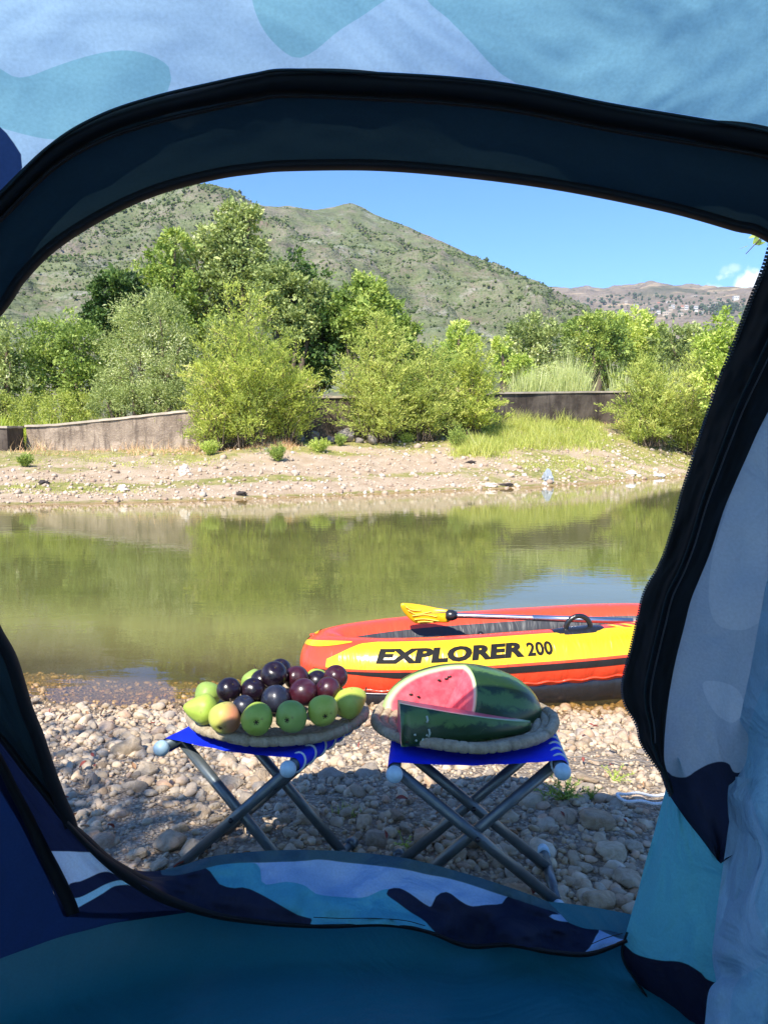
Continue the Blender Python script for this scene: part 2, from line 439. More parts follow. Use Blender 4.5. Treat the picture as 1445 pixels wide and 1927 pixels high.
# the large stones one can point to in the photograph: pixel centre, width in pixels
for px, py, wpx, k, rot, zs in (
    (1128, 1700, 96, 0, (.1, .25, .5), 1.1), (686, 1540, 46, 3, (.3, -.2, 1.2), 1.35), (321, 1588, 60, 5, (.1, .1, .1), 1.2),
    (362, 1604, 54, 7, (.2, -.75, .6), 1.1), (262, 1603, 44, 2, None, 1), (335, 1556, 42, 8, None, .9), (1120, 1547, 62, 6, (.1, -.1, .2), .95),
    (1178, 1650, 60, 9, (.1, .1, 1.5), .9), (1150, 1600, 62, 4, (0, .1, .2), .8), (1195, 1588, 40, 1, None, .8), (1170, 1690, 50, 11, None, .9),
    (762, 1552, 42, 10, None, .9), (1100, 1475, 44, 12, None, .7), (250, 1460, 52, 13, (0, .3, .4), 1), (92, 1324, 26, 14, None, 1.1),
    (170, 1566, 40, 15, None, .8), (1160, 1505, 40, 2, None, .8), (745, 1530, 34, 6, None, .9), (195, 1575, 46, 4, (0, .2, .7), .9), (1105, 1440, 42, 5, None, .6),
    (1210, 1755, 44, 8, None, .9), (1085, 1655, 40, 3, None, .8), (1100, 1622, 36, 7, None, .9), (232, 1640, 40, 7, None, .9), (300, 1628, 40, 9, None, .9)):
    p = at_z(px, py, .02); put_stone(p[0], p[1], wpx / FPX * p[1] * .56, k, rot, .3, zs)
tries = 0
while len(placed) < 300 and tries < 60000:
    tries += 1
    y = random.uniform(1.5, 3.45); x = random.uniform(-.52 * y - .05, .42 * y + .15)
    s = min(.060, random.lognormvariate(math.log(.0205), .40)) * (1.15 - .12 * (y - 1.5))
    q = to_px([x, y, 0])
    if all((x - a) ** 2 + (y - b) ** 2 > ((s + c_) * .80) ** 2 for a, b, c_ in placed): put_stone(x, y, s, lift=.2, zs=random.uniform(.7, 1.1))
# small pebbles: one heap of stuff
P, S = [], []
pb = np.array(placed)
def pebbles(n, smin, smed, y0, y1, lift, seed):
    r_ = np.random.default_rng(seed)
    y = r_.uniform(y0, y1, n); x = r_.uniform(-.60 * y - .15, .50 * y + .25)
    dens = fbm(x * 2.2, y * 2.2, 7.0, o=3)
    s = np.clip(np.exp(r_.normal(math.log(smed), .38, n)), smin, smed * 2.3) * (1 + .45 * np.clip(dens, -.8, .8))
    keep = (r_.random(n) < .86 + .35 * dens) & (np.min((x[:, None] - pb[None, :, 0]) ** 2 + (y[:, None] - pb[None, :, 1]) ** 2 - ((pb[None, :, 2] * .55) ** 2), axis=1) > 0)
    keep &= ~((y < 1.50))
    x, y, s = x[keep], y[keep], s[keep]
    return np.stack([x, y, ground_z(x, y) + s * lift], -1), s
a, b = pebbles(6600, .006, .0125, 1.45, 4.0, .15, 11)
scatter('pebbles', a, b, M_peb, ground, 2, .38, seed=1, nvar=24, flat=.48)
a, b = pebbles(13000, .003, .0060, 1.45, 3.7, .35, 12)
scatter('gravel', a, b, M_peb, ground, 1, .4, seed=2)
# far bank stones
r_ = np.random.default_rng(21); n = 5200
x = r_.uniform(-14, 16, n); s_ = np.abs(r_.normal(1.6, 1.8, n)); yb = np.interp(x, _sx[:, 0], _sx[:, 1]) + s_
s = np.clip(np.exp(r_.normal(math.log(.028), .45, n)), .012, .12)
t = MT('far_gravel'); c = t.ramp(t.attr('tint'), [(0, (.34, .24, .17)), (.3, (.46, .36, .26)), (.6, (.56, .46, .34)), (.85, (.42, .32, .23)), (1, (.68, .60, .50))])
t.set(color=c, rough=.9, spec=.2)
P = np.stack([x, yb, ground_z(x, yb) + s * .25], -1)
scatter('bank_gravel', P, s, t.m, ground, 1, .3, seed=5)

# ================================================================== MOUNTAIN, FAR HILLS, VILLAGE
def skyline(pts):
    a = np.array([azel(*p) for p in pts]); return a[:, 0], a[:, 1]
ma, me_ = skyline([(-1100, 250), (-500, 215), (-200, 245), (0, 290), (130, 328), (250, 356), (345, 348), (385, 344), (402, 345), (430, 354), (452, 364), (468, 377), (500, 387), (540, 387), (580, 393), (622, 388), (645, 382), (660, 380), (682, 388), (700, 399), (760, 424), (830, 452), (890, 482), (950, 509), (1010, 533), (1050, 550), (1100, 572), (1160, 598), (1230, 630), (1350, 690), (1600, 790)])
na, nv = 470, 200
AZ = np.linspace(R(-48), R(32), na)
vv = np.linspace(0, 1.12, nv)
A, Vv = np.meshgrid(AZ, vv, indexing='ij')
elev = np.interp(A, ma, me_)
Rr = np.interp(A, [R(-48), R(-15), R(-2), R(10), R(20), R(32)], [620, 700, 900, 820, 700, 600])
r0 = 170.0
r = r0 + (Rr - r0) * Vv
Hh = elev * Rr
prof = np.where(Vv < 1, np.clip(Vv, 0, 1) ** 1.12, 1 - (Vv - 1) * 2.5)
Xm, Ym = np.sin(A) * r, np.cos(A) * r
rid = 1 - np.abs(fbm(Xm * .006 + 4, Ym * .006, o=5, g=.52))
spur = 1 - np.abs(vnoise(Xm * .0085 + Ym * .002 + 1.7, Ym * .0025 + 7))
env = np.clip(Vv * (1.0 - Vv) * 4, 0, 1) ** .8 * (Vv < 1)
Zm = 1 + Hh * prof + env * (34 * (rid - .75) + 22 * (spur - .6)) + 3.0 * fbm(Xm * .04, Ym * .04, o=4) * np.clip(Vv * 4, 0, 1) * np.clip(.25 + env, 0, 1)
# rock ledges
Zm = Zm + env * 1.6 * np.sin(Zm * .33 + 2.5 * fbm(Xm * .01, Ym * .01, o=2))
Zm = np.where(Vv < .02, -2, Zm)
t = MT('mountain_slope')
pos = t.pos()
n1 = t.noise(pos, .012, 6, .62, .4); n2 = t.noise(pos, .10, 6, .68); n3 = t.noise(t.map(pos, (.6, .6, 2.6), rot=(R(20), R(-22), 0)), .05, 5, .6, 1.2)
soil = t.mix(t.rng(n2, .35, .66), (.23, .185, .145), (.38, .32, .255))
soil = t.mix(t.rng(t.noise(pos, .03, 3), .50, .68, 0, .55), soil, (.25, .165, .125))
rock = t.mix(t.rng(n3, .50, .60), soil, (.52, .49, .44))
soil2 = t.mix(t.rng(n1, .45, .62), soil, rock)
scrub = t.mix(t.rng(n2, .4, .6), (.075, .105, .040), (.145, .180, .070))
cc = t.mix(t.rng(t.math('ADD', t.math('MULTIPLY', t.noise(pos, .05, 6, .75), .8), t.math('MULTIPLY', n1, .35)), .45, .62, .12, .82), soil2, scrub)
cc = t.mix(t.rng(t.noise(pos, .55, 4, .7), .50, .60, 0, .75), cc, (.085, .12, .045))
t.set(color=cc, rough=.95, spec=.1)
t.bump(t.math('ADD', t.math('MULTIPLY', n2, .6), n3), .9, 6.0)
M_mtn = t.m
mountain = mesh('mountain', np.stack([Xm, Ym, Zm], -1).reshape(-1, 3), grid_faces(na, nv)[:, ::-1].copy(), M_mtn)
tag(mountain, kind='structure')
# scrub bushes standing on the mountain
r_ = np.random.default_rng(31); n = 64000
ia = r_.integers(0, na, n); iv = (r_.random(n) ** .75 * 148 + 28).astype(int)
X0, Y0, Z0 = Xm[ia, iv], Ym[ia, iv], Zm[ia, iv]
X0 = X0 + r_.normal(0, 1.2, n); Y0 = Y0 + r_.normal(0, 1.2, n)
dn = fbm(X0 * .012, Y0 * .012, 2.0, o=4) + .35 * vnoise(X0 * .06, Y0 * .06) - .25 * (ia > 250) * (iv > 70)
keep = dn + r_.normal(0, .28, n) > -.30
X0, Y0, Z0 = X0[keep], Y0[keep], Z0[keep]
d0 = np.hypot(X0, Y0)
s = np.exp(r_.normal(math.log(1.0), .38, len(X0))) * np.clip(d0 / 520, .45, 1.2) * .82
t = MT('scrub_leaves'); c = t.ramp(t.attr('tint'), [(0, (.055, .085, .030)), (.4, (.095, .140, .045)), (.75, (.155, .195, .065)), (1, (.20, .22, .09))])
t.set(color=c, rough=.9, spec=.1); t.bump(t.noise(t.pos(), 1.2, 5, .7), 1, 1.0)
scatter('hillside_shrubs', np.stack([X0, Y0, Z0 + s * .35], -1), s, t.m, None, 0, .3, seed=8, flat=.75)

fa, fe = skyline([(700, 560), (860, 548), (960, 551), (1040, 553), (1070, 552), (1100, 551), (1135, 553), (1160, 552), (1180, 548), (1230, 547), (1260, 549), (1300, 552), (1350, 552), (1390, 549), (1440, 543), (1550, 540), (1700, 548), (1900, 552)])
nfa, nfv = 260, 130
AZ2 = np.linspace(fa[0], fa[-1], nfa); vv = np.linspace(0, 1.08, nfv)
A2, V2 = np.meshgrid(AZ2, vv, indexing='ij'); el2 = np.interp(A2, fa, fe); rf = 1500 + 1600 * V2
Xf, Yf = np.sin(A2) * rf, np.cos(A2) * rf
env2 = np.clip(V2 * (1 - V2) * 4, 0, 1) * (V2 < 1)
prof = np.where(V2 < 1, .10 + .90 * V2 ** .55, 1 - (V2 - 1) * 3)
Zf = 1 + el2 * 3100 * prof + env2 * 60 * (.5 - np.abs(fbm(Xf * .0022, Yf * .0022, o=5))) + 8 * fbm(Xf * .01, Yf * .01, o=3) * np.clip(env2 + .15, 0, 1)
t = MT('far_hills'); pos = t.pos()
n1 = t.noise(pos, .003, 6, .6); n2 = t.noise(pos, .02, 6, .7); sp = t.n.new('ShaderNodeSeparateXYZ'); t.l.new(pos, sp.inputs[0])
terr = t.noise(t.map(pos, (.25, .25, 5)), .012, 4, .6)
c = t.mix(t.rng(n2, .35, .65), (.185, .145, .105), (.30, .245, .185))
c = t.mix(t.rng(terr, .56, .66, 0, .85), c, (.50, .38, .23))
c = t.mix(t.rng(n1, .54, .64, 0, .8), c, (.09, .10, .06))
c = t.mix(t.rng(t.noise(pos, .03, 5, .7), .58, .66, 0, .8), c, (.05, .07, .04))
t.set(color=c, rough=.95, spec=.1); t.bump(n2, 1, 25)
fh = mesh('hills', np.stack([Xf, Yf, Zf], -1).reshape(-1, 3), grid_faces(nfa, nfv)[:, ::-1].copy(), t.m)
tag(fh, kind='structure')
M_hw = [simple('house_plaster_white', (.56, .54, .50), .9), simple('house_plaster_sand', (.46, .38, .29), .9), simple('house_plaster_grey', (.36, .34, .32), .9)]
M_hr = simple('house_roof_slab', (.55, .50, .45), .9); M_hp = simple('house_window_glass', (.05, .06, .07), .3)
M_red = simple('house_red_roof', (.38, .14, .09), .9)
def hill_point(px, py):
    a, e = azel(px, py)
    i = int(np.clip((a - fa[0]) / (fa[-1] - fa[0]) * (nfa - 1), 0, nfa - 2))
    ee = (Zf[i] - 1) / rf[i]
    j = int(np.argmin(np.abs(np.where(V2[i] <= 1, ee, 9) - e)))
    return np.array([math.sin(a) * rf[i, j], math.cos(a) * rf[i, j], Zf[i, j]])
def box(x0, x1, y0, y1, z0, z1):
    V = np.array([[x, y, z] for x in (x0, x1) for y in (y0, y1) for z in (z0, z1)], float)
    F = np.array([[0, 1, 3, 2], [4, 6, 7, 5], [0, 4, 5, 1], [2, 3, 7, 6], [0, 2, 6, 4], [1, 5, 7, 3]])
    return V, F
houses = [  # px, py of the base, width m, height m, material, label
    (1073, 575, 17, 25, 0, 'tall white block standing alone left of the village on the far hillside'),
    (1196, 579, 15, 14, 0, 'white house at the left edge of the hill village'),
    (1212, 581, 14, 9, 1, 'low sand house just right of the white one at the left edge of the village'),
    (1226, 583, 10, 8, 2, 'small grey house left of the middle of the hill village'),
    (1239, 575, 12, 9, 1, 'sand house above the middle of the hill village'),
    (1259, 575, 19, 16, 0, 'widest white house high in the middle of the village'),
    (1239, 588, 14, 9, 0, 'white house low in the left middle of the village'),
    (1252, 592, 20, 10, 1, 'long sand house lowest in the middle of the village'),
    (1261, 587, 14, 19, 1, 'tall sand house in the centre of the village'),
    (1266, 581, 13, 14, 0, 'white house touching the tall sand house in the village centre'),
    (1280, 594, 17, 8, 1, 'low sand house at the bottom right of the village centre'),
    (1283, 582, 13, 12, 1, 'sand house right of the village centre on the upper row'),
    (1291, 581, 13, 14, 0, 'white house right of centre on the upper row of the village'),
    (1309, 585, 13, 16, 0, 'narrow white house on the right side of the village'),
    (1320, 592, 12, 8, 2, 'grey house low on the right side of the village'),
    (1333, 583, 14, 9, 1, 'sand house near the green gully right of the village'),
    (1345, 576, 15, 9, 1, 'sand house above the green gully right of the village'),
    (1364, 587, 13, 10, 0, 'white house in the green gully at the right end of the village'),
    (1384, 564, 20, 11, 0, 'white house high on the slope beside the open tent flap'),
    (1306, 562, 18, 9, 1, 'sand house high on the slope above the village'),
    (1138, 553, 14, 9, 2, 'grey house on the skyline of the far hill'),
    (1178, 572, 12, 8, 1, 'small sand house between the lone block and the village'),
    (1176, 588, 16, 6, 2, 'low grey house below and left of the village'),
    (1120, 556, 11, 9, 1, 'small sand house on the far ridge by the sky'),
]
for i, (px, py, wm, hm, k, lab) in enumerate(houses):
    p = hill_point(px, py); h = empty('village_house', p, random.uniform(-.5, .5)); wm *= .62; hm *= .62
    tag(h, lab, 'house', 'houses of the village on the far hillside')
    V, F = box(-wm / 2, wm / 2, -wm * .4, wm * .4, -5, hm); mesh('wall', V, F, M_hw[k], h, smooth=False)
    if i in (4, 11): V, F = np.array([[-wm * .55, -wm * .45, hm], [wm * .55, -wm * .45, hm], [wm * .55, wm * .45, hm], [-wm * .55, wm * .45, hm], [-wm * .2, 0, hm + 3], [wm * .2, 0, hm + 3]]), [(0, 1, 5, 4), (1, 2, 5), (2, 3, 4, 5), (3, 0, 4), (3, 2, 1, 0)]; mesh('roof', V, F, M_red, h, smooth=False)
    else: V, F = box(-wm * .53, wm * .53, -wm * .43, wm * .43, hm + .02, hm + .7); mesh('roof', V, F, M_hr, h, smooth=False)
    fl = max(1, int(hm // 4)); wme = None
    for f in range(fl):
        for c_ in range(3):
            x_ = (c_ - 1) * wm * .3; z_ = hm * (f + .3) / fl
            V, F = box(-.9, .9, -.12, .12, 0, 1.9)
            if wme is None: o = mesh('window', V, F, M_hp, h, smooth=False); wme = o.data
            else: o = link('window', wme, h)
            o.location = (x_, -wm * .4 - .1, z_)
# low trees scattered over the far hill (a dark gully by the village)
r_ = np.random.default_rng(5); PP = []
for _ in range(700):
    if r_.random() < .35: px, py = r_.normal(1362, 20), r_.normal(582, 5)
    else: px, py = r_.uniform(1000, 1440), r_.uniform(553, 600)
    PP.append(hill_point(px, py) + [r_.normal(0, 8), r_.normal(0, 8), 1.5])
PP = np.array(PP); tmat = simple('far_tree_green', (.045, .07, .03), .9)
scatter('far_hill_trees', PP, r_.uniform(2, 6, len(PP)), tmat, None, 1, .2, seed=9, flat=.8)

# ------------------------------------------------------------------ thin air that pales the far hills
V, F = box(-3400, 3400, -80, 3600, -6, 600)
t = MT('hazy_air'); t.n.remove(t.p); pv = t.n.new('ShaderNodeVolumePrincipled'); pv.inputs['Color'].default_value = (.80, .88, 1.0, 1); pv.inputs['Density'].default_value = .00009; pv.inputs['Anisotropy'].default_value = .1
t.l.new(pv.outputs[0], t.out.inputs['Volume'])
hz = mesh('haze', V, F, t.m, smooth=False); tag(hz, kind='stuff'); hz.display_type = 'WIRE'
# ================================================================== VEGETATION OF THE FAR BANK
def leaf_mat(name, stops, trans=.35, rough=.55):
    t = MT(name); c = t.ramp(t.attr('tint'), stops)
    t.set(color=c, rough=rough, spec=.25)
    tl = t.n.new('ShaderNodeBsdfTranslucent')
    t.l.new(t.mix(1.0, c, (1.0, 1.0, .55), 'MULTIPLY'), tl.inputs[0])
    m = t.n.new('ShaderNodeMixShader'); m.inputs[0].default_value = trans
    t.l.new(t.p.outputs[0], m.inputs[1]); t.l.new(tl.outputs[0], m.inputs[2]); t.l.new(m.outputs[0], t.out.inputs['Surface'])
    return t.m
LM = {
    'tam': leaf_mat('tamarisk_sprays', [(0, (0.215, 0.269, 0.058)), (.4, (0.452, 0.536, 0.106)), (.75, (0.700, 0.728, 0.158)), (.93, (0.800, 0.800, 0.264)), (1, (0.800, 0.642, 0.344))], .4),
    'tam2': leaf_mat('tamarisk_sprays_pale', [(0, (0.238, 0.314, 0.064)), (.5, (0.523, 0.586, 0.140)), (1, (0.800, 0.776, 0.254))], .4),
    'green': leaf_mat('leaves_bright_green', [(0, (0.146, 0.222, 0.056)), (.5, (0.294, 0.401, 0.086)), (1, (0.560, 0.622, 0.158))], .35),
    'dark': leaf_mat('leaves_deep_green', [(0, (0.035, 0.068, 0.022)), (.5, (0.085, 0.159, 0.039)), (1, (0.244, 0.340, 0.081))], .25),
    'olive': leaf_mat('leaves_grey_green', [(0, (0.168, 0.223, 0.068)), (.5, (0.356, 0.425, 0.138)), (.85, (0.596, 0.647, 0.255)), (1, (0.800, 0.800, 0.491))], .3),
    'light': leaf_mat('leaves_yellow_green', [(0, (0.263, 0.361, 0.059)), (.5, (0.523, 0.642, 0.133)), (1, (0.800, 0.800, 0.264))], .4),
    'reed': leaf_mat('reed_blades', [(0, (0.263, 0.334, 0.099)), (.5, (0.523, 0.581, 0.217)), (1, (0.800, 0.800, 0.431))], .3),
    'grass': leaf_mat('grass_blades', [(0, (0.334, 0.446, 0.058)), (.5, (0.619, 0.737, 0.108)), (.85, (0.800, 0.800, 0.196)), (1, (0.800, 0.800, 0.431))], .4),
    'tallgrass': leaf_mat('tall_grass_blades', [(0, (0.230, 0.288, 0.063)), (.4, (0.461, 0.518, 0.113)), (.8, (0.676, 0.662, 0.189)), (1, (0.800, 0.800, 0.430))], .4),
    'dry': leaf_mat('dry_twigs', [(0, (0.380, 0.201, 0.099)), (.5, (0.714, 0.425, 0.217)), (1, (0.800, 0.780, 0.431))], .15),
}
M_bark = simple('bark', (.13, .095, .065), .95, scale=20, var=.35, bumpd=.02)
def unit(v): return v / (np.linalg.norm(v, axis=-1, keepdims=True) + 1e-9)
def leaf_mesh(name, C, D, L, W, mat, parent, tint, r_, droop=0.0):
    """one rhombic leaf per row: base C, direction D, length L, width W"""
    n = len(C); side = unit(np.cross(D, r_.normal(size=(n, 3))))
    nrm = np.cross(D, side)
    L, W = np.asarray(L)[:, None], np.asarray(W)[:, None]
    tip = C + D * L; tip[:, 2] -= droop * L[:, 0]
    mid = C + D * L * .45 + nrm * L * .06
    V = np.stack([C, mid + side * W * .5, tip, mid - side * W * .5], 1).reshape(-1, 3)
    F = np.arange(4 * n).reshape(n, 4)
    return mesh(name, V, F, mat, parent, smooth=False, attrs=dict(tint=np.repeat(tint, 4)))
def limbs(name, base, tips, r0, mat, parent, r_, nst=5, sag=.1):
    parts = []
    base = np.asarray(base, float)
    for i, tp in enumerate(tips):
        tp = np.asarray(tp, float); k = np.linspace(0, 1, 7)[:, None]
        mid = base + (tp - base) * .5 + np.array([0, 0, 1]) * sag * np.linalg.norm(tp - base) + r_.normal(0, .04, 3) * np.linalg.norm(tp - base)
        P_ = (1 - k) ** 2 * base + 2 * k * (1 - k) * mid + k ** 2 * tp
        parts.append(tube_grid(P_, np.linspace(r0, r0 * .12, 7), nst))
    V, F = join_parts(parts)
    return mesh(name, V, F, mat, parent)
def broad_tree(px, top, base, Y, blobs, mk, label, n=9000, leaf=.13, cat='tree', kname='broadleaf_tree', group=None, seed=0, wlen=.55, dens=1.0):
    """blobs: (px, py, radius px) clumps of the crown as seen; each gets its own depth"""
    r_ = np.random.default_rng(seed + 50)
    b = at_y(px, base, Y); gz = float(ground_z(b[0], Y)); o = empty(kname, (b[0], Y, gz)); org = np.array([b[0], Y, gz])
    tag(o, label, cat, group)
    Cs, Ds, T, tips = [], [], [], []
    A_ = sum(q[2] ** 2 for q in blobs)
    for (bx, by, br) in blobs:
        c = at_y(bx, by, Y + r_.uniform(-.5, .5) * br / FPX * Y * .8); rad = br / FPX * Y * 1.12
        tips.append(c - org)
        m = int(n * 1.35 * br ** 2 / A_)
        nc = max(5, int(m / 55))                       # small twig clumps on the blob
        d = unit(r_.normal(size=(nc, 3))); rr = rad * (.55 + .5 * r_.random(nc) ** .6) * (1 + .18 * fbm(d[:, 0] * 2 + bx, d[:, 1] * 2, d[:, 2] * 2, o=2))
        cc = c + d * rr[:, None] * np.array([1, 1, .92])
        idx = r_.integers(0, nc, m)
        sp = rad * .17 + .05
        P_ = cc[idx] + r_.normal(0, 1, (m, 3)) * sp * .6
        # leaves point outwards and a little down
        D_ = unit(unit(P_ - c) + r_.normal(0, .75, (m, 3)) + [0, 0, .1])
        Cs.append(P_ - org); Ds.append(D_)
        T.append(np.clip(r_.normal(.45, .2, m) + .2 * (r_.random(nc)[idx] - .5) + .15 * r_.normal(), 0, 1))
    C_, D_, T_ = np.vstack(Cs), np.vstack(Ds), np.concatenate(T)
    tr = limbs('trunk', (0, 0, -.3), [tuple(np.array(q) * [1, 1, 1]) for q in tips[:14]], .012 * Y * .55, M_bark, o, r_)
    L = leaf * .80 * np.exp(r_.normal(0, .28, len(C_)))
    leaf_mesh('crown', C_, D_, L, L * wlen, LM[mk], o, T_, r_)
    return o
def feather_bush(px, top, base, hw, Y, mk, label, n=15000, seed=0, kname='tamarisk_shrub', group='feathery tamarisk shrubs on the far bank', lean=0, dark=0):
    """tamarisk: many arching stems from the root, each carrying fine ascending sprays"""
    r_ = np.random.default_rng(seed + 500)
    b = at_y(px, base, Y); gz = float(ground_z(b[0], Y)); o = empty(kname, (b[0], Y, gz)); tag(o, label, 'shrub', group)
    H = at_y(px, top, Y)[2] - gz; Wd = hw / FPX * Y
    ns = 84; cs, ds, tt, sp = [], [], [], []
    per = int(n * 1.35) // ns
    for i in range(ns):
        a = r_.uniform(0, 2 * np.pi); e = r_.random() ** .55
        hh = H * (1.02 - .62 * e ** 2.2) * r_.uniform(.62, 1.03)
        tip = np.array([math.cos(a) * Wd * e * 1.02 + lean * Wd, math.sin(a) * Wd * e * .9, hh])
        root = np.array([r_.normal(0, Wd * .13), r_.normal(0, Wd * .13), 0])
        if i % 3 == 0: tip = np.array([math.cos(a) * Wd * r_.uniform(.4, 1.05), math.sin(a) * Wd * r_.uniform(.4, 1), H * r_.uniform(.12, .5)]); hh = tip[2]
        ctrl = root + (tip - root) * [.35, .35, .75] + [0, 0, hh * .12]
        k = np.linspace(0, 1, 12)[:, None]
        path = (1 - k) ** 2 * root + 2 * k * (1 - k) * ctrl + k ** 2 * tip
        sp.append(tube_grid(path, np.linspace(.012, .003, 12), 4))
        # side sprays
        nsp = 26; kk = r_.uniform(.05, 1, nsp) ** .85
        sb = np.stack([np.interp(kk, k[:, 0], path[:, j]) for j in range(3)], -1)
        out = unit(np.stack([np.cos(r_.uniform(0, 6.28, nsp)), np.sin(r_.uniform(0, 6.28, nsp)), r_.uniform(.1, .9, nsp)], -1) + .6 * unit(tip - root))
        ln = r_.uniform(.10, .26, nsp) * H * (.55 + .5 * (1 - kk))
        m = per // nsp
        f = r_.random((nsp, m))
        P_ = sb[:, None] + out[:, None] * (ln[:, None] * f)[..., None]
        P_[..., 2] -= .25 * ln[:, None] * f ** 2
        P_ += r_.normal(0, .018 * H / 2.5, P_.shape)
        D_ = unit(out[:, None] + r_.normal(0, .42, P_.shape) + [0, 0, .15])
        cs.append(P_.reshape(-1, 3)); ds.append(D_.reshape(-1, 3))
        tt.append(np.clip(np.repeat(r_.normal(.48, .17, nsp), m) + r_.normal(0, .1, nsp * m) + .12 * r_.normal(), 0, 1))
    V, F = join_parts(sp); mesh('stems', V, F, M_bark, o)
    C_ = np.vstack(cs); keep = C_[:, 2] > .03
    C_, D_, T_ = C_[keep], np.vstack(ds)[keep], np.concatenate(tt)[keep]
    L = r_.uniform(.04, .11, len(C_)) * Y / 18
    leaf_mesh('sprays', C_, D_, L, L * .22 + .005, LM[mk], o, T_, r_, droop=.1)
    return o
def tuft(name, x, y, n, h, spread, mk, label=None, cat=None, group=None, kind=None, seed=0, width=.012, lean=.25, parent=None, z=None):
    r_ = np.random.default_rng(seed + 900)
    z = float(ground_z(x, y)) if z is None else z
    bx, by = r_.normal(0, spread, n), r_.normal(0, spread * .8, n)
    hh = h * r_.uniform(.45, 1.1, n)
    d = unit(np.stack([r_.normal(0, lean, n), r_.normal(0, lean, n), np.ones(n)], -1))
    bend = np.stack([r_.normal(0, lean, n), r_.normal(0, lean, n), -np.abs(r_.normal(0, .1, n))], -1)
    gz = ground_z(x + bx, y + by) - z
    C = np.stack([bx, by, gz - .01], -1)
    s = unit(np.stack([r_.normal(size=n), r_.normal(size=n), np.zeros(n)], -1)) * (width * .5)
    m1 = C + d * hh[:, None] * .5; tip = C + d * hh[:, None] + bend * hh[:, None] * .5
    V = np.stack([C - s, C + s, m1 + s * .9, m1 - s * .9, tip], 1).reshape(-1, 3)
    i = np.arange(n)[:, None] * 5
    F = [tuple(q) for q in (i + [0, 1, 2, 3])] + [tuple(q) for q in (i + [3, 2, 4])]
    T_ = np.clip(r_.normal(.5, .25, n), 0, 1)
    o = mesh(name, V, F, LM[mk], parent, smooth=False, attrs=dict(tint=np.repeat(T_, 5)))
    if parent is None: o.location = (x, y, z)
    tag(o, label, cat, group, kind)
    return o

G = 'trees and bushes standing behind the river wall'
broad_tree(440, 385, 790, 27, [(446, 412, 26), (440, 440, 30), (456, 470, 34), (420, 480, 34), (440, 520, 46), (480, 540, 38), (400, 560, 44), (395, 450, 24), (350, 470, 26), (372, 500, 34), (330, 520, 30), (470, 400, 16), (432, 398, 13)], 'olive', 'tallest pale green tree rising above all the others left of centre', 17000, .15, group=G, seed=1)
broad_tree(300, 470, 790, 26, [(300, 480, 22), (330, 455, 22), (290, 520, 36), (330, 550, 44), (270, 570, 44), (350, 600, 50), (300, 640, 60)], 'green', 'bright green tree with pointed tops just left of the tallest tree', 12000, .14, group=G, seed=2)
broad_tree(215, 515, 790, 25, [(222, 530, 24), (200, 550, 26), (245, 555, 28), (210, 590, 36), (250, 610, 36), (180, 600, 24)], 'dark', 'deep green tree with a round top left of the bright pointed tree', 9000, .15, group=G, seed=3)
broad_tree(560, 480, 790, 26, [(548, 500, 28), (590, 540, 34), (530, 545, 36), (570, 590, 40), (620, 590, 40), (650, 620, 44), (590, 640, 60), (640, 680, 56), (560, 680, 50)], 'dark', 'darkest tree, almost black green, filling the gap right of the tallest tree', 15000, .15, group=G, seed=4)
broad_tree(540, 505, 790, 25, [(520, 530, 30), (548, 560, 34), (505, 580, 34), (560, 610, 30), (600, 560, 22)], 'olive', 'pale silvery green tree in front of the darkest tree', 8000, .14, group=G, seed=5)
broad_tree(690, 520, 790, 25, [(690, 545, 28), (665, 560, 24), (715, 580, 26), (745, 595, 20), (690, 610, 42), (770, 620, 16), (735, 640, 36), (640, 590, 26)], 'green', 'leafy green tree behind the middle tamarisks, right of the darkest tree', 10000, .15, group=G, seed=6)
broad_tree(130, 590, 790, 23, [(120, 625, 34), (80, 650, 38), (160, 660, 44), (110, 700, 52), (60, 710, 44), (170, 725, 46), (190, 680, 36)], 'green', 'rounded green bush at the left above the pale wall', 13000, .11, 'bush', 'leafy_bush', G, seed=7)
broad_tree(0, 570, 790, 22, [(15, 620, 28), (-20, 640, 40), (20, 680, 40), (-10, 730, 50), (40, 760, 34), (-60, 690, 60), (-120, 650, 80), (-180, 720, 90)], 'olive', 'grey green bush at the left edge of the view', 12000, .11, 'bush', 'leafy_bush', G, seed=8)
broad_tree(270, 545, 790, 22, [(262, 600, 40), (300, 590, 40), (240, 650, 46), (300, 660, 56), (260, 710, 52), (320, 720, 46), (210, 730, 36), (290, 755, 36), (340, 650, 30)], 'olive', 'large dusty green willow bush between the rounded bush and the tallest tree', 19000, .095, 'bush', 'willow_bush', G, seed=9, wlen=.3)
# right-hand thicket
broad_tree(868, 598, 770, 81, [(866, 615, 14), (862, 635, 20), (875, 650, 24), (860, 670, 30)], 'light', 'small pointed yellow green poplar sapling in the middle gap', 3500, 0.35, 'tree', 'poplar_sapling', G, seed=10)
broad_tree(985, 605, 770, 81, [(975, 640, 28), (1010, 625, 32), (1040, 650, 34), (960, 670, 34), (1005, 680, 40)], 'olive', 'pale dusty bush above the reeds right of centre', 9000, 0.35, 'bush', 'leafy_bush', G, seed=11)
broad_tree(945, 640, 770, 75, [(945, 650, 14), (955, 675, 20), (975, 700, 24)], 'light', 'young yellow green bush left of the reeds', 3500, 0.35, 'bush', 'leafy_bush', G, seed=12)
broad_tree(1110, 595, 770, 84, [(1090, 625, 30), (1120, 615, 28), (1145, 625, 30), (1105, 660, 40), (1150, 670, 36), (1080, 690, 36)], 'green', 'full green bush behind the right end of the dark wall', 11000, 0.38, 'bush', 'leafy_bush', G, seed=13)
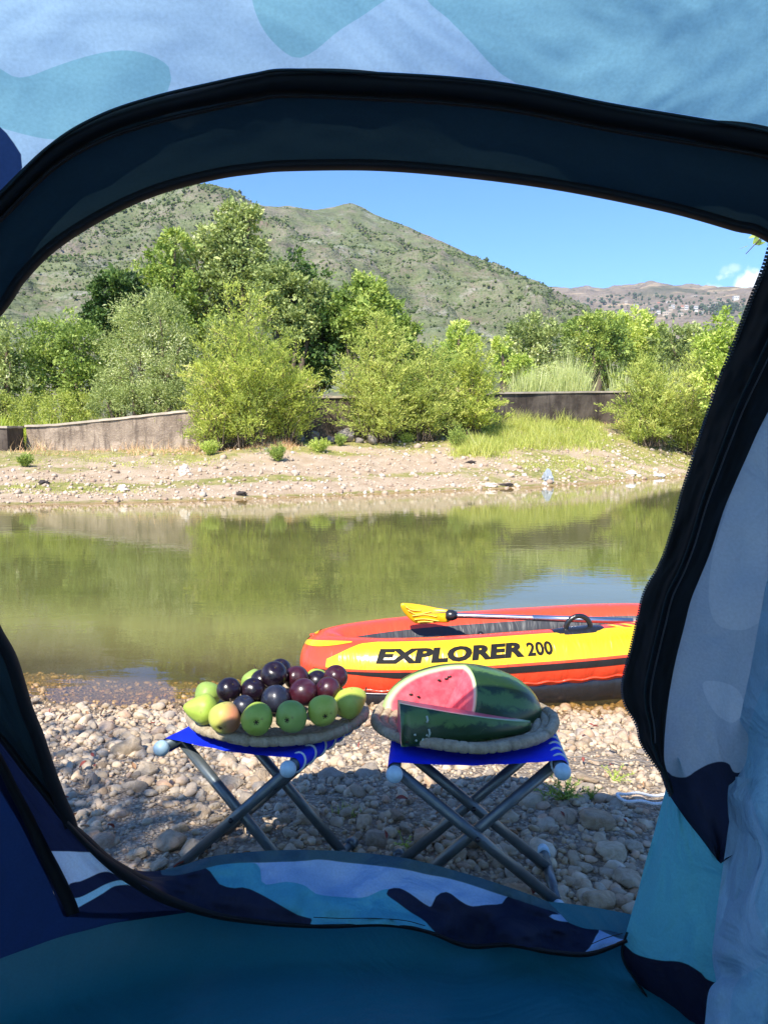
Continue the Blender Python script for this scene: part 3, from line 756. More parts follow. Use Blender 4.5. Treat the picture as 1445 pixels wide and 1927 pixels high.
broad_tree(1185, 590, 770, 90, [(1165, 612, 24), (1195, 612, 26), (1220, 625, 26), (1185, 645, 36), (1230, 660, 30)], 'light', 'yellow green bush with a flat top in the right thicket', 9000, 0.38, 'bush', 'leafy_bush', G, seed=14)
broad_tree(1290, 610, 770, 84, [(1262, 640, 26), (1290, 640, 28), (1320, 650, 26), (1270, 680, 36), (1310, 690, 36)], 'olive', 'dull green bush left of the bright tree beside the tent flap', 9000, 0.38, 'bush', 'leafy_bush', G, seed=15)
broad_tree(1360, 585, 780, 22, [(1355, 612, 22), (1380, 625, 26), (1340, 650, 30), (1370, 670, 36), (1330, 700, 30), (1400, 700, 50), (1450, 660, 60), (1360, 730, 40), (1500, 700, 70)], 'light', 'brightest light green leafy tree next to the tent door zip', 13000, .12, 'tree', 'broadleaf_tree', G, seed=16)
broad_tree(1060, 650, 780, 87, [(1040, 700, 30), (1070, 710, 34), (1120, 720, 34), (1000, 720, 30), (1180, 700, 40), (1240, 700, 40), (1300, 730, 40)], 'tam2', 'low soft green bush filling the gap behind the wall right of centre', 11000, 0.32, 'bush', 'leafy_bush', G, seed=17)
# undergrowth closing the gap between the crowns and the wall
broad_tree(60, 740, 800, 21.5, [(-40, 775, 26), (10, 770, 28), (60, 775, 28), (110, 765, 28), (160, 765, 26)], 'tam2', 'low soft green bramble just behind the left end of the pale wall', 9000, .08, 'bush', 'leafy_bush', G, seed=18, wlen=.35)
broad_tree(250, 730, 790, 21.0, [(200, 755, 26), (250, 752, 28), (300, 748, 28), (345, 742, 26), (385, 735, 26)], 'olive', 'low grey green bramble just behind the middle of the pale wall', 9000, .08, 'bush', 'leafy_bush', G, seed=19, wlen=.35)
broad_tree(420, 640, 780, 23, [(400, 690, 34), (430, 640, 34), (460, 700, 40), (350, 700, 34)], 'olive', 'pale green bush showing between the willow bush and the golden tamarisk', 8000, .10, 'bush', 'leafy_bush', G, seed=20)
broad_tree(820, 640, 780, 25, [(800, 690, 30), (840, 700, 34), (770, 690, 34), (720, 700, 34)], 'green', 'green bush behind the middle tamarisks', 7000, .12, 'bush', 'leafy_bush', G, seed=21)
# tamarisks in front of the wall
feather_bush(468, 545, 832, 132, 18.9, 'tam', 'golden green tamarisk in front of the break in the river wall', 26000, seed=1)
feather_bush(405, 640, 800, 66, 18.8, 'tam', 'low left shoulder tamarisk leaning out beside the golden green one', 9000, seed=2)
feather_bush(545, 640, 825, 66, 19.3, 'tam', 'brownish tamarisk joined to the right side of the golden green one', 9000, seed=3)
feather_bush(715, 592, 815, 100, 20.2, 'tam2', 'spreading tamarisk right of centre with drooping upper branches', 20000, seed=4)
feather_bush(800, 640, 800, 70, 20.6, 'tam2', 'middle tamarisk squeezed between two larger ones', 12000, seed=5)
feather_bush(885, 645, 792, 76, 21.4, 'tam', 'rounded tamarisk at the left end of the dark wall', 14000, seed=6)
feather_bush(1222, 652, 782, 88, 23.8, 'tam2', 'tamarisk covering the right end of the dark wall', 16000, seed=7)
feather_bush(1300, 665, 780, 64, 24.5, 'tam2', 'last tamarisk to the right beside the tent flap', 10000, seed=8)
# low bright shrubs on the gravel
for i, (px, py, w_, h_, lab) in enumerate(((47, 878, 16, 24, 'small bright green shrub on the gravel at the far left'), (396, 856, 26, 28, 'wide low bright green shrub below the end of the pale wall'),
        (523, 868, 21, 34, 'upright bright green shrub below the golden tamarisk'), (601, 850, 24, 26, 'low spreading green shrub right of the golden tamarisk'),
        (860, 842, 26, 44, 'tall bright green shrub at the left of the grass patch'), (1203, 836, 22, 34, 'bright green shrub at the right of the grass patch'),
        (640, 838, 12, 22, 'small green sprig on the bank left of the middle tamarisks'), (765, 832, 16, 18, 'tiny green shrub under the middle tamarisk'), (1300, 800, 30, 24, 'low green shrub on the bank next to the tent flap'))):
    Y = 15.5
    for yy in np.linspace(13, 26, 400):
        q = at_y(px, py, yy)
        if q[2] <= float(ground_z(q[0], yy)) + .01: Y = yy; break
    q = at_y(px, py, Y); Hs = h_ / FPX * Y
    broad = np.random.default_rng(i + 70); o = empty('low_shrub', (q[0], Y, float(ground_z(q[0], Y)))); tag(o, lab, 'shrub', 'small green shrubs on the gravel bank')
    m = 1500; st = unit(np.stack([broad.normal(0, .6, 60), broad.normal(0, .5, 60), np.ones(60)], -1)) * Hs * broad.uniform(.6, 1.05, 60)[:, None] * [w_ / h_ * 1.3, 1.0, 1]
    k = broad.integers(0, 60, m); f = broad.uniform(.15, 1, m)[:, None]
    leaf_mesh('leaves', st[k] * f + broad.normal(0, .02, (m, 3)), unit(st[k] + broad.normal(0, .4, (m, 3)) * Hs), np.full(m, .055), np.full(m, .02), LM['light'] if i % 2 else LM['green'], o, np.clip(broad.normal(.55, .2, m), 0, 1), broad)
    V, F = join_parts([tube_grid(np.linspace([0, 0, -.02], s_, 4), np.linspace(.006, .002, 4), 3) for s_ in st[:20]]); mesh('stems', V, F, M_bark, o)
# tall grass, reeds, weeds (nobody could count the blades)
def ground_at(px, py, lo=12.5, hi=34):
    for yy in np.linspace(lo, hi, 500):
        q = at_y(px, py, yy)
        if q[2] <= float(ground_z(q[0], yy)): return q[0], yy
    return q[0], yy
def field(name, boxes, mk, n, h, width, lean, seed, hmod=None):
    r_ = np.random.default_rng(seed); Vs, Fs, T, o = [], [], [], 0
    for (x0, x1, y0, y1, wgt) in boxes:
        m = int(n * wgt); px = r_.uniform(x0, x1, m); f = r_.random(m)
        near = (lambda q, v: (at_y(q, 780, v)[0], v)) if y1 < 100 else ground_at
        ed = np.array([near(q, y1) for q in np.linspace(x0, x1, 8)]); ed2 = np.array([near(q, y0) for q in np.linspace(x0, x1, 8)])
        a = np.stack([np.interp(px, np.linspace(x0, x1, 8), ed[:, k]) for k in (0, 1)], -1); b = np.stack([np.interp(px, np.linspace(x0, x1, 8), ed2[:, k]) for k in (0, 1)], -1)
        xy = a + (b - a) * f[:, None] + r_.normal(0, .08, (m, 2))
        cl = np.clip(.75 + .6 * fbm(xy[:, 0] * 1.1, xy[:, 1] * 1.1, seed, o=3), .25, 1.5)
        edge = np.clip(np.minimum(px - x0, x1 - px) / 30, .35, 1)
        hh = h * cl * edge * r_.uniform(.5, 1.15, m)
        z = ground_z(xy[:, 0], xy[:, 1]); C = np.stack([xy[:, 0], xy[:, 1], z - .01], -1)
        d = unit(np.stack([r_.normal(0, lean, m), r_.normal(0, lean, m), np.ones(m)], -1)); bd = np.stack([r_.normal(0, lean, m), r_.normal(0, lean, m), -.1 * np.ones(m)], -1)
        s = unit(np.stack([r_.normal(1, .5, m), r_.normal(size=m), np.zeros(m)], -1)) * width * .5
        m1 = C + d * hh[:, None] * .5; tip = C + d * hh[:, None] + bd * hh[:, None] * .5
        V = np.stack([C - s, C + s, m1 + s * .8, m1 - s * .8, tip, tip], 1).reshape(-1, 3)
        V[4::6] -= s * .1; i = np.arange(m)[:, None] * 6
        Fs.append((np.concatenate([i + [0, 1, 2, 3], i + [3, 2, 5, 4]]) + o)); Vs.append(V); o += len(V)
        T.append(np.repeat(np.clip(.35 + .35 * cl * .6 + r_.normal(0, .2, m), 0, 1), 6))
    ob = mesh(name, np.vstack(Vs), np.vstack(Fs), LM[mk], None, smooth=False, attrs=dict(tint=np.concatenate(T)))
    ob['kind'] = 'stuff'; return ob
field('tall_grass', [(880, 1150, 795, 848, .62), (850, 960, 834, 862, .10), (1150, 1240, 790, 830, .16), (1240, 1330, 785, 815, .10)], 'tallgrass', 17000, .50, .013, .30, 41)
field('bank_grass', [(0, 420, 850, 880, .3), (420, 900, 828, 856, .25), (1000, 1350, 850, 900, .3), (0, 330, 905, 930, .15), (900, 1250, 860, 885, .15)], 'tallgrass', 14000, .07, .012, .5, 42)
field('reeds', [(940, 1125, 26.0, 26.8, .8), (1125, 1330, 27.4, 28.2, .2)], 'reed', 6500, 1.95, .028, .13, 43)
field('weeds_on_bank', [(-60, 240, 20.9, 21.8, .5), (240, 430, 20.0, 20.8, .35), (430, 700, 21.9, 22.6, .15)], 'grass', 7000, .95, .022, .25, 44)
field('dry_brush', [(390, 560, 825, 848, .3), (640, 800, 800, 822, .2), (1120, 1290, 775, 800, .25), (0, 420, 840, 858, .15), (820, 960, 790, 808, .1)], 'dry', 11000, .42, .012, .5, 45)

# ------------------------------------------------------------------ the river wall
t = MT('old_concrete'); pos = t.pos()
n1 = t.noise(pos, 1.3, 6, .65, .6); n2 = t.noise(t.map(pos, (3, 3, .5)), 2.2, 5, .65); n3 = t.noise(pos, 22, 5, .7)
c = t.mix(t.rng(n1, .38, .62), (.23, .175, .13), (.46, .36, .27))
c = t.mix(t.rng(n2, .50, .62, 0, .75), c, (.125, .095, .075))
c = t.mix(t.rng(n3, .56, .70, 0, .5), c, (.60, .49, .34))
t.set(color=c, rough=.95, spec=.1); t.bump(t.math('ADD', n3, n1), .9, .04)
M_wall = t.m
t = MT('shaded_stained_concrete'); pos = t.pos()
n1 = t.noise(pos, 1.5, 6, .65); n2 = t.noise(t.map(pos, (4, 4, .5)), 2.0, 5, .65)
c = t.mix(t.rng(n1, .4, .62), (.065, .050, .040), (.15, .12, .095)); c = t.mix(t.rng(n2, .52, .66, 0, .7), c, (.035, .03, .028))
t.set(color=c, rough=.95, spec=.1); t.bump(n1, .8, .05); M_dwall = t.m  # wall's shade is mixed into this darker concrete colour, besides the stain streaks
M_cope = simple('wall_coping', (.42, .35, .27), .95, scale=3, var=.25, bumpd=.01)
def wall_part(path, thick, mat, parent, cope=.06):
    """path: list of (x,y,zbase,ztop) along the wall's front face"""
    P_ = np.array(path, float); n = 60; k = np.linspace(0, 1, n)
    L = np.r_[0, np.cumsum(np.hypot(*np.diff(P_[:, :2], axis=0).T))]; L /= L[-1]
    Q = np.stack([np.interp(k, L, P_[:, j]) for j in range(4)], -1)
    T_ = unit(np.gradient(Q[:, :2], axis=0)); N_ = np.stack([-T_[:, 1], T_[:, 0]], -1)
    top = Q[:, 3] + .005 * vnoise(k * 30, k * 0 + 2)
    ring = []
    for off, zz in ((0, Q[:, 2] - .5), (.0, Q[:, 2] * .5 + top * .5), (.0, top), (thick, top), (thick, Q[:, 2] - .5)):
        b_ = .02 * vnoise(k * 14, k * 0 + zz.mean())
        ring.append(np.stack([Q[:, 0] + N_[:, 0] * (off + b_), Q[:, 1] + N_[:, 1] * (off + b_), zz], -1))
    V = np.stack(ring, 1).reshape(-1, 3)
    mesh('wall_face', V, [tuple(f) for f in grid_faces(n, 5)] + [(4, 3, 2, 1, 0), tuple((n - 1) * 5 + i for i in range(5))], mat, parent, smooth=False)
    ring = [np.stack([Q[:, 0] + N_[:, 0] * o_, Q[:, 1] + N_[:, 1] * o_, top + z_], -1) for o_, z_ in ((-.04, .004), (-.04, cope), (thick + .04, cope), (thick + .04, .004))]
    mesh('coping', np.stack(ring, 1).reshape(-1, 3), [tuple(f) for f in grid_faces(n, 4, wrap_v=True)] + [(3, 2, 1, 0), tuple((n - 1) * 4 + i for i in range(4))], M_cope, parent, smooth=False)
def wp(px, ytop, ybase, Y):
    a, b = at_y(px, ytop, Y), at_y(px, ybase, Y); return (a[0], Y, min(b[2], float(ground_z(a[0], Y)) + .05), a[2])
wl_ = tag(empty('river_wall', (0, 0, 0)), 'pale sunlit concrete river wall sloping up towards the golden tamarisk', 'wall')
wall_part([wp(48, 804, 856, 20.6), wp(100, 802, 856, 20.3), (wp(230, 789, 850, 19.8)), wp(330, 778, 845, 19.4), wp(400, 772, 842, 19.2), wp(450, 770, 842, 19.3)], .35, M_wall, wl_)
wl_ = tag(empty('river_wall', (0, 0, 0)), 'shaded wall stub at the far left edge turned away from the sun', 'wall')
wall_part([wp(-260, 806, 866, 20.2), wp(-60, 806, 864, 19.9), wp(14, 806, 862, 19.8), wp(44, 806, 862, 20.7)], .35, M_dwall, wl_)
wl_ = tag(empty('river_wall', (0, 0, 0)), 'stained river wall with shade in its dark colour running behind the tamarisks and the tall grass', 'wall')
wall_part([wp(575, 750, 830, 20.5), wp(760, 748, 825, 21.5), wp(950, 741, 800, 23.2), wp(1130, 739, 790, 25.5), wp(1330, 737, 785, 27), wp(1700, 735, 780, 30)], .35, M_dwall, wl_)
# rubble blocks between the two walls
g_ = simple('rubble_stone', (.20, .17, .145), .95, scale=4, var=.4, bumpd=.05)
for px, py, s_ in ((592, 822, .26), (622, 828, .17), (652, 820, .30), (700, 826, .2), (566, 826, .16), (675, 829, .13)):
    V, F = stone_shape(3, int(px), rough=.3, cuts=8, flat=.8); x_, y_ = at_y(px, py, 19.9)[:2]
    o = mesh('stone_block', V * s_, F, g_, ground, smooth=False); o.location = at_y(px, py, 19.9); o.rotation_euler = (0, random.uniform(-.3, .3), random.uniform(0, 3))
# litter and single stones on the far bank
M_wp = simple('white_plastic', (.78, .80, .80), .4); M_gp = simple('grey_plastic', (.30, .33, .35), .35); M_tan = simple('pale_boulder', (.62, .52, .42), .9, var=.2, scale=3, bumpd=.02); M_dk = simple('dark_driftwood', (.045, .035, .03), .9)
def crumple(px, py, s3, mat, name, label, cat, seed, flat=.5):
    x_, y_ = ground_at(px, py); V, F = ICO[3]; V = V.copy()
    V *= (1 + .45 * fbm(V[:, 0] * 2 + seed, V[:, 1] * 2, V[:, 2] * 2, o=3))[:, None]; V *= np.array(s3)
    o = mesh(name, V, F, mat, smooth=False); o.location = (x_, y_, float(ground_z(x_, y_)) + s3[2] * .5); tag(o, label, cat); return o
crumple(1187, 893, (.13, .09, .06), M_wp, 'plastic_bag', 'white plastic bag lying on the green strip of the far bank', 'bag', 1)
crumple(1240, 897, (.17, .08, .04), M_wp, 'plastic_sheet', 'flat pale plastic scrap on the far bank closest to the tent flap', 'plastic scrap', 2)
crumple(1030, 906, (.11, .08, .16), M_gp, 'plastic_bottle', 'crumpled grey plastic bottle at the far water edge', 'bottle', 3)
crumple(912, 834, (.07, .05, .05), M_wp, 'paper_cup', 'small white cup lying below the tall grass', 'cup', 4)
crumple(922, 916, (.16, .08, .05), M_tan, 'flat_stone', 'flat pale stone at the far waterline right of centre', 'stone', 5)
crumple(951, 915, (.16, .06, .04), M_dk, 'driftwood', 'dark driftwood beside the flat pale stone at the far waterline', 'driftwood', 6)
crumple(347, 893, (.10, .08, .12), M_tan, 'pale_stone', 'pale upright stone on the gravel right of the shrub under the pale wall', 'stone', 7)
crumple(232, 925, (.09, .07, .07), M_tan, 'pale_stone', 'rounded pale stone near the left part of the far waterline', 'stone', 8)
crumple(83, 910, (.10, .07, .04), M_dk, 'driftwood', 'dark driftwood on the green strip at the left of the far bank', 'driftwood', 9)
crumple(455, 932, (.10, .07, .05), M_dk, 'dark_stone', 'dark stone at the far waterline left of centre', 'stone', 10)
crumple(886, 872, (.12, .07, .04), M_dk, 'driftwood', 'dark driftwood on the bank below the tall grass', 'driftwood', 11)
# ================================================================== INFLATABLE BOAT
def vinyl(name, color, rough=.28, coat=.4):
    t = MT(name); pos = t.tc(); n = t.noise(pos, 6, 4, .6); n2 = t.noise(t.map(pos, (14, 3, 3)), 1.6, 3, .5, .5)
    c = t.mix(t.rng(n, .35, .7), color, tuple(x * .86 for x in color))
    t.set(color=c, rough=rough, spec=.5, coat=coat); t.p.inputs['Coat Roughness'].default_value = .2
    t.bump(t.math('ADD', n2, t.math('MULTIPLY', n, .5)), .65, .014); return t.m
M_red_v = vinyl('orange_red_vinyl', (.93, .075, .025)); M_yel = vinyl('yellow_print', (.88, .56, .01)); M_blk = vinyl('black_vinyl', (.014, .014, .015), .35)
M_gry = vinyl('dark_grey_vinyl', (.040, .042, .046), .5, .05); M_ink = simple('black_ink', (.010, .010, .010), .65, spec=.15)
M_rope = simple('white_cord', (.62, .60, .56), .9, scale=200, var=.3)
boat = empty('inflatable_boat', (.575, 3.62, -.218), R(5)); boat.rotation_euler = (R(.5), R(-2.6), R(5.5))
tag(boat, 'orange red and yellow inflatable boat floating at the near water edge', 'boat')
BA, BB, BN = .84, .215, 2.8
tt = np.linspace(0, 2 * np.pi, 2001)[:-1] - np.pi / 2
bx = BA * np.sign(np.cos(tt)) * np.abs(np.cos(tt)) ** (2 / BN); by = BB * np.sign(np.sin(tt)) * np.abs(np.sin(tt)) ** (2 / BN)
by = by * (1 - .30 * np.clip((-bx - .35) / .6, 0, 1) ** 1.5)
Lc = np.r_[0, np.cumsum(np.hypot(np.diff(np.r_[bx, bx[0]]), np.diff(np.r_[by, by[0]])))]; LT = Lc[-1]
ns_ = 460; sarr = np.linspace(0, LT, ns_, endpoint=False)
px_ = np.interp(sarr, Lc, np.r_[bx, bx[0]]); py_ = np.interp(sarr, Lc, np.r_[by, by[0]])
for _ in range(6): px_ = (np.roll(px_, 1) + px_ * 2 + np.roll(px_, -1)) / 4; py_ = (np.roll(py_, 1) + py_ * 2 + np.roll(py_, -1)) / 4
tx, ty = np.roll(px_, -1) - np.roll(px_, 1), np.roll(py_, -1) - np.roll(py_, 1); ll = np.hypot(tx, ty); tx, ty = tx / ll, ty / ll
nx_, ny_ = ty, -tx                       # outward
RU, RL = .128, .115
def per(a, s): return np.interp(np.mod(s, LT), np.r_[sarr, LT], np.r_[a, a[:1]])
def zrise(x): return .004 * np.clip((-x - .45) / .5, 0, 1) ** 2 + .012 * np.clip((x - .5) / .5, 0, 1) ** 2
def hull(s, th, off=0.0):
    s, th = np.broadcast_arrays(np.asarray(s, float), np.asarray(th, float))
    x, y, a, b = per(px_, s), per(py_, s), per(nx_, s), per(ny_, s); L_ = np.hypot(a, b); a, b = a / L_, b / L_
    pk = np.clip(-np.sin(th) * 1.6 + .25, 0, 1) * np.clip(np.cos(th) + .3, 0, 1)      # puckers gather at the lower weld
    r_ = RU * (1 - .035 * pk * (.5 + .5 * np.sin(s * 62 + 1.2 * np.sin(s * 9))) ** 2 + .006 * fbm(s * 9, th * 1.3, o=2)) + off
    return np.stack([x + a * r_ * np.cos(th), y + b * r_ * np.cos(th), .185 + zrise(x) + r_ * 1.06 * np.sin(th)], -1)
S_, TH = np.meshgrid(np.linspace(0, LT, ns_, endpoint=False), np.linspace(0, 2 * np.pi, 48, endpoint=False), indexing='ij')
o = mesh('upper_tube', hull(S_, TH).reshape(-1, 3), grid_faces(ns_, 48, True, True), [M_red_v, M_gry], boat)
jj = (np.arange(ns_ * 48).reshape(ns_, 48) % 48)
mi = np.where((TH.ravel() > R(128)) & (TH.ravel() < R(250)), 1, 0)
F_ = grid_faces(ns_, 48, True, True); o.data.polygons.foreach_set('material_index', mi[F_[:, 0]].astype(np.int32))
pth = np.stack([px_, py_, np.full(ns_, .062) + zrise(px_) * .8], -1)
sh = 1 - .05 / RL * 0
V, F = tube_grid(pth, RL * (1 + .02 * np.sin(sarr * 40)), 28, closed=True); V[:, :2] *= [.995, .97]
mesh('lower_tube', V, F, M_blk, boat)
# weld seam between the two tubes
V, F = tube_grid(np.stack([px_ + nx_ * .108, py_ + ny_ * .108, .118 + zrise(px_) + .003 * np.sin(sarr * 62)], -1), .006, 6, closed=True); mesh('weld_seam', V, F, M_red_v, boat)
# floor of air ribs
fs = np.linspace(-.70, .72, 80); fy = np.linspace(-.26, .26, 40); FX, FY = np.meshgrid(fs, fy, indexing='ij')
keep_w = BB * (1 - np.abs(fs / BA) ** BN) ** (1 / BN) / BB
mesh('inflated_floor', np.stack([FX, FY * keep_w[:, None], .06 + .02 * np.abs(np.sin(FY * 40))], -1).reshape(-1, 3), grid_faces(80, 40), M_gry, boat)
def decal(name, s0, s1, t0, t1, mat, parent=boat, ns=90, nt=14, off=.0016):
    """t0(s), t1(s): lower and upper angle of the print in degrees"""
    s = np.linspace(s0, s1, ns); k = np.linspace(0, 1, nt)
    a = np.array([t0(q) for q in s]); b = np.array([t1(q) for q in s])
    TH_ = R(1) * (a[:, None] + (b - a)[:, None] * k); SS = np.repeat(s[:, None], nt, 1)
    return mesh(name, hull(SS, TH_, off).reshape(-1, 3), grid_faces(ns, nt), mat, parent)
lerp = lambda x, xs, ys_: float(np.interp(x, xs, ys_))
yb_ = decal('yellow_band', -.80, .78, lambda s: lerp(s, [-.83, -.8, .55, .78], [14, 14, 13, -10]), lambda s: lerp(s, [-.83, -.68, -.60, .5, .60, .78], [20, 68, 76, 74, 66, 58]), M_yel)
decal('black_stripe', -.84, .56, lambda s: lerp(s, [-.84, -.5, .56], [9, -2, -5]), lambda s: lerp(s, [-.84, -.78, .52, .56], [10, 10, 8, -3]), M_blk, off=.0024)
for i in range(4):      # slanting ticks at the stern end of the stripe
    a = .60 + i * .055
    decal('stripe_tick', a, a + .045, lambda s: -18 + (s - a) * 150, lambda s: -2 + (s - a) * 330, M_blk, ns=6, off=.0026)
    decal('orange_flame', a - .03, a + .035, lambda s: -26, lambda s: lerp(s, [a - .03, a + .0, a + .035], [-24, -2, -25]), M_red_v, ns=10, off=.0022)
for i in range(4):      # slanting yellow bars on the stern top
    a = .44 + i * .062
    o = mesh('yellow_slash', *(lambda k, m: (hull(a + .065 * k[:, None] * 1 + .03 * m[None], R(1) * (64 + 24 * (1 - k[:, None]) + 0 * m[None]), .0024).reshape(-1, 3), grid_faces(10, 5)))(np.linspace(0, 1, 10), np.linspace(0, 1, 5)), M_yel, boat)
for i, (a, b) in enumerate(((-.99, -.72), (-1.05, -.93))):      # yellow flame on the bow
    decal('bow_flame', a, b, lambda s: 30 + 40 * (s - a) / (b - a), lambda s: 30 + 44 * (s - a) / (b - a) + 14 * math.sin(math.pi * (s - a) / (b - a)), M_yel, ns=30, off=.0024)
decal('bow_flame', -1.04, -.95, lambda s: 12, lambda s: 48, M_yel, ns=10, off=.0026)
def letters(txt, s0, width, height, thmid, name, shear=.12, fat=.045):
    cu = bpy.data.curves.new('t', 'FONT'); cu.body = txt; cu.size = 1; cu.shear = shear; cu.offset = fat; cu.space_character = 1.03; cu.resolution_u = 3
    ob = bpy.data.objects.new('t', cu); col.objects.link(ob)
    me = bpy.data.meshes.new_from_object(ob.evaluated_get(bpy.context.evaluated_depsgraph_get())); bpy.data.objects.remove(ob); bpy.data.curves.remove(cu)
    bm = bmesh.new(); bm.from_mesh(me); bpy.data.meshes.remove(me)
    xs = [v.co.x for v in bm.verts]; ysv = [v.co.y for v in bm.verts]; x0, x1, y0, y1 = min(xs), max(xs), min(ysv), max(ysv)
    for i in range(1, 60): bmesh.ops.bisect_plane(bm, geom=bm.verts[:] + bm.edges[:] + bm.faces[:], plane_co=(x0 + (x1 - x0) * i / 60, 0, 0), plane_no=(1, 0, 0))
    for i in range(1, 8): bmesh.ops.bisect_plane(bm, geom=bm.verts[:] + bm.edges[:] + bm.faces[:], plane_co=(0, y0 + (y1 - y0) * i / 8, 0), plane_no=(0, 1, 0))
    # loose islands are the characters
    bmesh.ops.remove_doubles(bm, verts=bm.verts, dist=1e-5)
    seen, isl = set(), []
    for v in bm.verts:
        if v.index in seen: continue
        st, comp = [v], []
        while st:
            q = st.pop()
            if q in seen: continue
            seen.add(q); comp.append(q); st += [e.other_vert(q) for e in q.link_edges]
        if comp: isl.append(comp)
    bm.verts.index_update()
    for comp in isl:
        cs = set(comp); fs_ = [f for f in bm.faces if f.verts[0] in cs]; idx = {v: i for i, v in enumerate(comp)}
        U_ = np.array([[(v.co.x - x0) / (x1 - x0), (v.co.y - y0) / (y1 - y0)] for v in comp])
        if not fs_: continue
        V_ = hull(s0 + U_[:, 0] * width, R(thmid) + (U_[:, 1] - .5) * height / RU, .0030)
        mesh(name, V_, [tuple(idx[v] for v in f.verts) for f in fs_], M_ink, yb_, smooth=False)
    bm.free()
letters('EXPLORER', -.605, .625, .068, 40, 'letter', .16, .058)
letters('200', .035, .115, .062, 39, 'digit', .0, .035)
# oarlock on the near tube
ring_t = np.linspace(0, np.pi, 16); base = hull(.30, R(84)); 
u_ = unit(hull(.31, R(84)) - hull(.29, R(84)))
nrm_ = np.array([0, -.12, 1.0])
arc = [base + u_ * .058 * math.cos(a) + nrm_ * (.005 + .058 * math.sin(a)) for a in ring_t]
ol = tube('oarlock', [base - u_ * .062] + arc[::-1] + [base + u_ * .062], .012, M_blk, boat, 8)
SS, TT = np.meshgrid(np.linspace(.18, .42, 24), np.linspace(R(64), R(104), 10), indexing='ij'); e_ = np.clip(1 - ((SS - .30) / .12) ** 2 - ((TT - R(84)) / R(20)) ** 2, 0, 1)
mesh('oarlock_patch', hull(SS, TT, .001 + .009 * e_ ** .5).reshape(-1, 3), grid_faces(24, 10), M_blk, boat)
# valve and cord
V, F = stone_shape(2, 4, 0, 0, .3); o = mesh('valve', V * .018, F, M_red_v, boat); o.location = hull(-.95, R(60)) 
cordp = [hull(s_, R(a)) + np.array([0, 0, -.0]) for s_, a in ((-1.16, 40), (-1.12, 20), (-1.08, 2), (-.98, -18), (-.86, -32), (-.70, -36), (-.52, -37), (-.3, -38), (0, -38), (.4, -38))]
C_ = catmull(np.array([hull(s_, R(a), .003) for s_, a in ((-1.16, 40), (-1.13, 20), (-1.07, 2), (-.98, -18), (-.86, -32), (-.70, -36), (-.52, -37), (-.3, -38))]), 60)
tube('grab_rope', C_, .0018, M_rope, boat, 6)
lp = hull(-1.13, R(28), .004); tube('grab_rope', catmull(np.array([lp + np.array(q) for q in ((0, 0, 0), (.02, -.03, .03), (.08, -.04, .035), (.10, -.03, -.01), (.05, -.05, -.03), (0, -.02, -.01))]), 40), .0035, M_rope, boat, 6)
# grab line running along the top inside edge as a dark strap
tube('dark_strap', [hull(-.14, R(112), .003), hull(-.10, R(140), .004), hull(-.05, R(170), .004)], .012, M_blk, boat, 6)

# paddle lying across the boat
t = MT('brushed_aluminium'); n = t.noise(t.map(t.tc(), (1, 40, 40)), 8, 3); t.set(color=t.mix(n, (.42, .43, .45), (.66, .67, .69)), metal=1.0, rough=.32); M_alu = t.m
A0, A1 = at_y(850, 1158, 3.58), at_y(1190, 1169, 3.52)
pad = empty('paddle', A0); tag(pad, 'paddle with yellow blade and metal shaft lying across the boat', 'paddle')
dA = A1 - A0; Lp = np.linalg.norm(dA)
mesh('shaft', *tube_grid(np.array([0 * dA, dA * .47]), .0125, 14), M_alu, pad)
V, F = tube_grid(np.array([dA * .45, dA]), .0150, 14); mesh('shaft_sleeve', V, [tuple(f) for f in F] + [tuple(range(14)), tuple(range(27, 13, -1))], M_alu, pad)
tube('collar', np.array([dA * -.035, dA * -.02, dA * .005, dA * .03]), np.array([.016, .026, .026, .017]), M_blk, pad, 14)
# blade outline (pixels) at its own distance with thickness and ribs
bo = smooth_poly([(846, 1150), (820, 1144), (790, 1138), (762, 1135), (754, 1137), (757, 1148), (766, 1160), (778, 1171), (790, 1174), (820, 1172), (846, 1170)], 60)
bc = bo.mean(0); rings = []
def bl3(P, yy): return np.array([at_y(a, b, yy + .04 * math.sin((a - 754) / 92 * 2.6)) for a, b in P]) - A0
for k_, dy in ((0.0, -.014), (.45, -.012), (.86, -.009), (1.0, -.003), (1.0, .004), (.8, .008), (0.0, .010)):
    rings.append(bl3(bc + (bo - bc) * k_, 3.58 + dy))
mesh('blade', np.stack(rings, 1).reshape(-1, 3), grid_faces(60, 7, wrap_u=True), simple('yellow_plastic', (.86, .46, .01), .32, coat=.3), pad)
M_rib = simple('pale_yellow_plastic', (.92, .66, .10), .4)
for q in ([(764, 1142), (774, 1148), (792, 1149)], [(768, 1149), (784, 1156), (812, 1151)], [(776, 1159), (800, 1157), (822, 1161)], [(780, 1166), (800, 1165), (826, 1169)], [(786, 1171), (800, 1170), (815, 1171)]):
    tube('blade_rib', catmull(np.array([at_y(a, b, 3.565 + .04 * math.sin((a - 754) / 92 * 2.6)) - A0 for a, b in q]), 14), .0028, M_rib, pad, 6)

